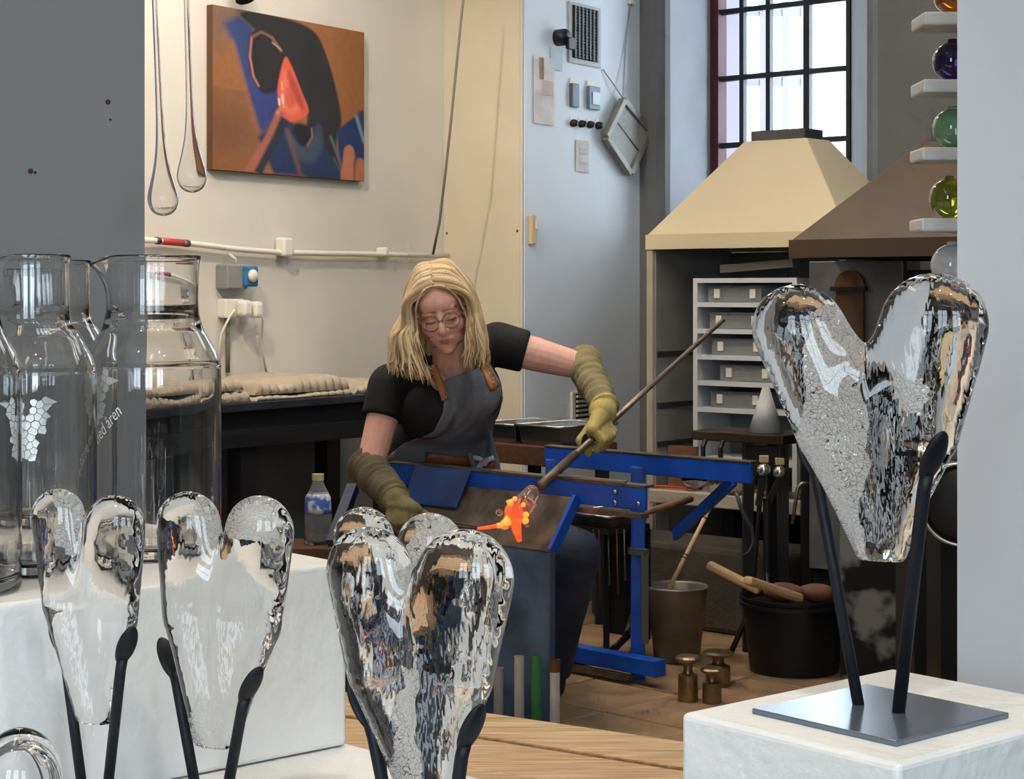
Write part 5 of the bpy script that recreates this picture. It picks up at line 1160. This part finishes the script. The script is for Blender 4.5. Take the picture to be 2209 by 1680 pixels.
def heart(px0, py0, D, yawd, left, right, cleft, mid_, tipy, flat, ctr, mat, parent, seed, ksm=.005):
    """left/right: lists of (px,py,r_px) circles down each lobe"""
    s = D/FPX; cyaw = math.cos(math.radians(yawd))
    loc = lambda c: np.array([(c[0]-px0)*s/cyaw, 0, -(c[1]-py0)*s])
    inner = []
    for lb, sg in ((left[0], 1), (right[0], -1)):      # inner flank of each lobe running down to the cleft
        dx, dy = (cleft[0]-lb[0])*.5, (cleft[1]-lb[1])+.55*lb[2]; l_ = math.hypot(dx, dy); dx, dy = dx/l_, dy/l_
        ri = lb[2]*.68; ex, ey = cleft[0]-sg*dy*ri, cleft[1]+sg*dx*ri; ln = max(lb[2]*.9, ey-lb[1])
        inner.append(((ex-dx*ln, ey-dy*ln, ri), (ex+dx*20, ey+dy*20, ri)))
    def sdf(p):
        q_ = p.copy(); q_[:, 1] = q_[:, 1]/flat; ds = []
        for ch in (left, right):
            d_ = None
            for c0, c1 in zip(ch[:-1], ch[1:]):
                x = rcone(q_, loc(c0), loc(c1), c0[2]*s, c1[2]*s); d_ = x if d_ is None else np.minimum(d_, x)
            c0, c1 = inner[0 if ch is left else 1]; ds.append((lambda a_, b_, k_: (lambda h: b_*(1-h)+a_*h-k_*h*(1-h))(np.clip(.5+.5*(b_-a_)/k_, 0, 1)))(d_, rcone(q_, loc(c0), loc(c1), c0[2]*s, c1[2]*s), .012))
        sm = lambda a_, b_, k_: (lambda h: b_*(1-h)+a_*h-k_*h*(1-h))(np.clip(.5+.5*(b_-a_)/k_, 0, 1))
        d_ = sm(ds[0], ds[1], ksm); qm = p.copy(); qm[:, 1] = qm[:, 1]/(flat*.78); d_ = sm(d_, rcone(qm, loc(mid_[0]), loc(mid_[1]), mid_[0][2]*s, mid_[1][2]*s), .022)
        cut = (-(tipy-py0)*s)-p[:, 2]          # flat cut tip
        h = np.clip(.5-.5*(d_-cut)/.003, 0, 1)
        return d_*(1-h)+cut*h+.003*h*(1-h)
    o0 = loc((ctr[0], ctr[1], 0)); lo = np.zeros(len(ICO_V)); hi = np.full(len(ICO_V), .32)
    dirs = ICO_V
    for _ in range(34):
        mid = (lo+hi)/2; ins = sdf(o0+dirs*mid[:, None]) < 0; lo = np.where(ins, mid, lo); hi = np.where(ins, hi, mid)
    v = o0+dirs*lo[:, None]
    rn = np.random.RandomState(seed); k1, k2 = rn.uniform(20, 34, 3), rn.uniform(0, 6, 3)
    wob = 1+.006*np.sin(v[:, 0]*k1[0]*2+k2[0])*np.sin(v[:, 2]*k1[1]*2+k2[1])+.004*np.sin(v[:, 1]*k1[2]*3+v[:, 2]*40)
    v = o0+(v-o0)*wob[:, None]
    me = bpy.data.meshes.new('glass_heart'); me.from_pydata(v.tolist(), [], ICO_F); me.materials.append(mat); fix(me); me.shade_smooth()
    # ground tip facet stays crisp: relax the cleft a little
    o = bpy.data.objects.new('heart_body', me); COL.objects.link(o); o.parent = parent
    o.location = P(px0, py0, D)-world_of(parent); o.rotation_euler = (0, 0, math.radians(yawd)); return o
def stand(root, base_c, ez, plate, rods):
    """plate: half size of the square foot; rods: (foot point, paddle centre, paddle tilt dir, length)"""
    MB().box(zv(base_c, ez+.0025), (plate, plate, .005), (e1, e2, UP)).build('foot_plate', platem, root, bevel=.001)
    for foot, top, wv in rods:
        d_ = (top-foot).normalized(); L_ = .046*wv
        nrm = Vector((top.x-base_c.x, top.y-base_c.y, 0)).normalized()
        lean = (d_*.9+nrm*.30).normalized(); sidev = lean.cross(nrm).normalized(); nn = sidev.cross(lean).normalized()
        MB().tube([foot, foot.lerp(top-lean*.021*wv, .96), top-lean*.016*wv], .0053*wv, 16).build('rod', rodm, root, smooth=True)
        MB().ell(top, (.0105*wv, .0045*wv, .0235*wv), (sidev, nn, lean), 20, 14).build('paddle', rodm, root, smooth=True)
# large heart on the right
pcx = GZ(1898, 1533, PZ)
hR = thing('glass_heart_sculpture', pcx, 'largest clear glass heart on a black two-rod stand, on the right plinth', 'sculpture', 'glass heart sculptures')
DR_ = 1.625
heart(1868, 880, DR_, -14, [(1724, 707, 97), (1803, 930, 84), (1893, 1188, 36)], [(2008, 700, 114), (1972, 925, 92), (1908, 1188, 36)], (1868, 745), [(1874, 872, 100), (1898, 1170, 42)], 1208, .62, (1872, 900), heart_glass('leaf_glass_right', 1.3, [(-.052, -.002, -.3, .085), (.02, .05, .0, .03)], 300), hR, 1)
stand(hR, pcx, PZ-.0045, .158, [(GZ(1852, 1520, PZ), P(1745, 985, 1.72), 1.0), (GZ(1938, 1537, PZ), P(2014, 985, 1.565), 1.12)])
def left_heart(label, c, D, L_, R_, cleft, mid_, tipy, footpx, rods, seed, bands, flat=.64, sc_=1.0):
    foot = P(footpx, 630, D); foot.z = lp_top
    h = thing('glass_heart_sculpture', foot, label, 'sculpture', 'glass heart sculptures')
    heart(c[0], c[1], D, -14, L_, R_, cleft, mid_, tipy, flat, (mid_[0][0], mid_[0][1]+10), heart_glass('leaf_glass_%d' % seed, seed*1.7, bands), h, seed)
    rr = []
    for (px, py, dd), off in rods:
        rr.append((zv(foot+e1*off, lp_top+.004), P(px, py, D+dd), sc_))
    stand(h, foot, lp_top+.0005, .095*sc_, rr); return h
left_heart('slim clear glass heart at the far left of the low plinth', (190, 1290), 1.70, [(123, 1115, 60), (146, 1300, 60), (199, 1532, 30)], [(252, 1132, 67), (244, 1330, 60), (209, 1532, 30)], (170, 1214), [(184, 1300, 66), (205, 1525, 36)], 1558, 205, [((128, 1372, .055), -.014), ((273, 1392, -.05), .014)], 2, [(-.036, -.012, .045, .11)], sc_=.92)
left_heart('clear glass heart with blunt tip, second from the left', (482, 1320), 1.72, [(403, 1133, 73), (417, 1330, 73), (455, 1588, 34)], [(563, 1143, 77), (532, 1340, 80), (472, 1588, 36)], (481, 1192), [(484, 1300, 88), (463, 1575, 40)], 1612, 455, [((364, 1420, .055), -.016), ((541, 1478, -.05), .016)], 3, [(-.034, -.014, .05, .11), (.012, .045, .07, .14), (-.03, -.006, -.12, -.085)], sc_=.98)
left_heart('bright clear glass heart in the front row, nearest the camera', (904, 1400), 1.45, [(796, 1238, 97), (832, 1440, 92), (915, 1700, 46)], [(1003, 1246, 108), (972, 1445, 98), (930, 1700, 46)], (887, 1264), [(895, 1395, 108), (922, 1680, 52)], 1735, 915, [((780, 1520, .05), -.018), ((1017, 1570, -.045), .018)], 4, [(-.022, -.002, -.14, -.02), (-.03, -.014, .02, .06)])
left_heart('clear glass heart half hidden behind the nearest heart', (856, 1330), 1.72, [(783, 1162, 68), (805, 1330, 66), (850, 1570, 30)], [(928, 1178, 75), (905, 1340, 70), (862, 1570, 30)], (858, 1240), [(856, 1340, 80), (857, 1560, 36)], 1592, 858, [((792, 1420, .055), -.016), ((955, 1440, -.05), .016)], 5, [(.015, .04, .05, .12)], sc_=.95)
# glass dome at the lower left corner
gd = P(42, 1690, 1.55)
dm = thing('glass_dome', zv(gd, lp_top), 'thick clear hollow glass dome at the lower left corner', 'glassware')
Rd = 88/FPX*1.55; hd = gd.z+Rd*1.35-lp_top
prof = [(Rd*1.05, .001), (Rd*1.05, hd-Rd*1.35)]+[(Rd*1.05*math.cos(a), hd-Rd*1.35+Rd*1.35*math.sin(a)) for a in np.linspace(.1, math.pi/2-.01, 14)]
Ri = Rd*.8
prof += [(Ri*math.cos(a), hd-Rd*1.35-.004+Ri*1.3*math.sin(a)) for a in np.linspace(math.pi/2-.01, .1, 14)]+[(Ri, .02), (1e-4, .016)]
MB().lathe(prof+[(1e-4, .001)], zv(gd, lp_top+.0005), 56).build('dome_shell', glassm, dm, smooth=True)

# ------------------------------------------------------------------ carafes
leafm = M('silver_leaf', (226, 226, 222), .35, .55, var=.08, scale=120)
etch = M('etched_white', (236, 236, 232), .7, var=.02)
def carafe(px, D, rb, rn, ztop, label, spout_ang, leaf_ang=None, leaf_z=.56, text_ang=None, seed=0):
    c = P(px, 630, D); c.z = bxz+.0005; H_ = ztop-c.z
    t = thing('glass_carafe', c, label, 'carafe', 'glass carafes')
    w0 = .0032
    outer = [(rb*.86, 0), (rb*.96, .004), (rb, .014), (rb*1.0, H_*.30), (rb*1.0, H_*.60), (rb*.985, H_*.64), (rb*.93, H_*.68), (rb*.83, H_*.72), (rb*.74, H_*.755), (rn*1.03, H_*.785), (rn*.985, H_*.82), (rn*.98, H_*.9), (rn*1.0, H_*.97), (rn*1.03, H_*.992), (rn*1.03, H_)]
    inner = [(rn*1.0, H_+.0005), (rn*.955, H_*.985), (rn*.94, H_*.9), (rn*.945, H_*.82), (rn*.99-w0, H_*.782), (rb*.74-w0, H_*.75), (rb*.83-w0, H_*.714), (rb*.93-w0, H_*.673), (rb*.985-w0, H_*.632), (rb-w0, H_*.59), (rb-w0, H_*.30), (rb-w0, .03), (rb*.9-w0, .014), (1e-4, .012)]
    def dens(pr, n):
        v = cat([Vector((a, b, 0)) for a, b in pr], n); return [(p.x, p.y) for p in v]
    prof_ = [(1e-4, 0)]+dens(outer, 3)+dens(inner, 3)
    m = MB().lathe(prof_, c, 72)
    sa = math.radians(spout_ang)
    for i, v in enumerate(m.v):       # pull the pouring lip out of the rim
        h_ = (v.z-c.z)/H_
        if h_ > .86:
            d_ = Vector((v.x-c.x, v.y-c.y, 0)); a = math.atan2(d_.y, d_.x)-sa; a = (a+math.pi) % (2*math.pi)-math.pi
            k_ = math.exp(-(a/.30)**2)*((h_-.86)/.14)**1.6
            m.v[i] = v+d_.normalized()*k_*.017-UP*k_*.010
    m.build('carafe_glass', glassm, t, smooth=True)
    rr = random.Random(seed)
    if leaf_ang is not None:           # cracked silver leaf heart fused to the wall
        m = MB(); hw = .021; hh = .068
        def inside(u, v):              # pointed V-heart, v 0 top .. 1 tip
            if v < 0 or v > 1: return False
            wid = min(1, 1.05*(1-v)**.8+.08); notch = abs(u) > (.26-v*.8)
            return abs(u) < wid and notch
        def mapc(u, v):
            a = math.radians(leaf_ang)+u*hw/rb; return c+Vector((math.cos(a), math.sin(a), 0))*(rb+.0004)+UP*(H_*leaf_z-v*hh)
        sd_ = []
        for _ in range(4000):
            u_, v_ = rr.uniform(-1.1, 1.1), rr.uniform(-.1, 1.1)
            if all(((u_-a)*hw)**2+((v_-b)*hh)**2 > .0056**2 for a, b in sd_): sd_.append((u_, v_))
        for u_, v_ in sd_:
            if not inside(u_, v_): continue
            poly = [(-.02, -.02), (.02, -.02), (.02, .02), (-.02, .02)]
            for a, b in sd_:
                nx, ny = (a-u_)*hw, (b-v_)*hh; l2 = nx*nx+ny*ny
                if l2 < 1e-12 or l2 > .03**2: continue
                out_ = []
                for i in range(len(poly)):
                    p0, p1 = poly[i], poly[(i+1) % len(poly)]; d0 = p0[0]*nx+p0[1]*ny-l2/2; d1 = p1[0]*nx+p1[1]*ny-l2/2
                    if d0 <= 0: out_.append(p0)
                    if d0*d1 < 0: t_ = d0/(d0-d1); out_.append((p0[0]+(p1[0]-p0[0])*t_, p0[1]+(p1[1]-p0[1])*t_))
                poly = out_
                if len(poly) < 3: break
            if len(poly) >= 3: m.add([mapc(u_+a*.92/hw, v_+b*.92/hh) for a, b in poly], [tuple(range(len(poly)))])
        lo = m.build('silver_leaf_heart', leafm, t, solid=.0003); lo['label'] = 'cracked silver leaf heart'; lo['kind'] = 'stuff'
    if text_ang is not None:
        cu = bpy.data.curves.new('lettering', 'FONT'); cu.body = 'Bara B\u00e4ttre med \u00e5ren'; cu.size = .019; cu.shear = .35; cu.extrude = .0; cu.resolution_u = 3
        to = bpy.data.objects.new('tmp_text', cu); COL.objects.link(to); dg = bpy.context.evaluated_depsgraph_get(); dg.update()
        me = bpy.data.meshes.new_from_object(to.evaluated_get(dg)); bpy.data.objects.remove(to)
        n_ = len(me.vertices); co_ = coords(me).copy(); wmax = co_[:, 0].max(); an = math.radians(47)
        L_ = .122/wmax
        x = co_[:, 0]*L_; y = co_[:, 1]
        u = x*math.cos(an)-y*math.sin(an)*1.0; v = x*math.sin(an)+y*math.cos(an)
        ang = math.radians(text_ang)+u/rb
        wco = np.stack([c.x+np.cos(ang)*(rb+.0004), c.y+np.sin(ang)*(rb+.0004), c.z+.076+v], 1)
        me.vertices.foreach_set('co', wco.astype(np.float32).ravel()); me.update()
        o = mesh_obj('etched_lettering', me, etch, t, smooth=False); o['label'] = 'white etched handwriting'
    return t
carafe(329, 2.10, .0772, .0525, 1.241, 'clear glass carafe with etched writing, closest to the canvas picture', -160, leaf_ang=-130, leaf_z=.635, text_ang=-165, seed=2)
carafe(62, 1.98, .0712, .0435, 1.2396, 'clear glass carafe with cracked silver heart facing the camera', -125, leaf_ang=-76, leaf_z=.555, seed=5)
carafe(109, 2.38, .0772, .050, 1.2405, 'clear glass carafe standing furthest back on the white box', 160, seed=6)
carafe(-112, 1.84, .0712, .0485, 1.2495, 'clear glass carafe cut off by the left photo edge', -60, seed=8)

# ------------------------------------------------------------------ long hanging glass drops
for k, (tx_, ty_, bx2, by2, rr_, lb) in enumerate(((322, -260, 352, 433, 33, 'long hanging clear glass drop nearest the grey partition, lower of two'), (394, -260, 414, 384, 32, 'long hanging clear glass drop beside the canvas picture, higher of two'))):
    Dg = 2.75; a_, b_ = P(tx_, ty_, Dg), P(bx2, by2, Dg); dv = (a_-b_); L_ = dv.length; s_ = Dg/FPX; R_ = rr_*s_
    t = thing('glass_drop_pendant', b_, lb, 'pendant', 'hanging glass drops')
    pr = [(1e-4, -R_*1.0), (R_*.45, -R_*.9), (R_*.8, -R_*.6), (R_, -R_*.05), (R_*.96, R_*.5), (R_*.78, R_*1.2), (R_*.56, R_*2.1), (R_*.38, R_*3.2), (R_*.28, R_*4.6), (R_*.22, R_*7), (R_*.18, L_*.6), (R_*.15, L_)]
    pv = cat([Vector((p[0], p[1], 0)) for p in pr], 4); outer_ = [(p.x, p.y) for p in pv]
    inner_ = [(max(p.x-.0012*min(1, p.x/.008+.2), 1e-4), p.y+.0016*max(0, -p.y/R_)) for p in pv][::-1]
    MB().lathe(outer_+inner_, b_, 36, axis=dv).build('drop_glass', glassthin, t, smooth=True)
    MB().tube([a_, zv(a_, ZC)], .0015, 6).build('wire', steel, t)

# ------------------------------------------------------------------ ball shelf behind the right pillar
bs = thing('ball_shelf', P(2070, 560, 2.36), 'white wall rack with small shelf boards behind the right pillar', 'shelf')
shelfw = M('shelf_white', (226, 226, 224), .6, var=.02)
Db = 2.34; bpz = {}
ballx = 2062; 
for k, py in enumerate((27, 172, 318, 471, 620)):
    c = P(1990-k*1.6, py, Db-.03); z_ = HC-(py-HY)/FPX*(Db-.03)
    MB().box(Vector((c.x+.075, Db, z_-.008)), (.15, .075, .0165)).build('shelf_board', shelfw, bs, bevel=.003); bpz[k] = z_
MB().box(Vector((P(2080, 0, Db).x+.072, Db+.03, 1.3)), (.1, .012, 2.6)).build('back_rail', shelfw, bs)
for k, (r_, c_, tr_, nm) in enumerate(((43, (214, 120, 20), .8, 'amber orange'), (43, (58, 34, 104), .75, 'deep purple'), (43, (140, 190, 150), .35, 'milky mint green'), (43, (168, 176, 40), .75, 'yellow green'), (46, (226, 226, 228), .2, 'milky white'))):
    R_ = r_/FPX*Db; left = (2014, 2012, 2012, 2005, 2008)[k]
    cx_ = (left-CX)/FPX*Db+R_; c = Vector((cx_, Db, bpz[k]+.001+R_))
    t = thing('glass_ball', zv(c, bpz[k]), '%s glass ball on the rack behind the right pillar' % nm, 'ball', 'coloured glass balls')
    MB().ell(c, R_, nu=40, nv=26).build('ball_body', M('ball_glass_%d' % k, c_, .03, var=.12, scale=30, trans=tr_, ior=1.45, coat=.5), t, smooth=True)
    MB().lathe([(1e-4, 0), (.007, 0), (.006, .005), (1e-4, .006)], c+UP*(R_-.002), 14).build('ball_seal', M('ball_seal_%d' % k, c_, .1, trans=tr_), t, smooth=True)
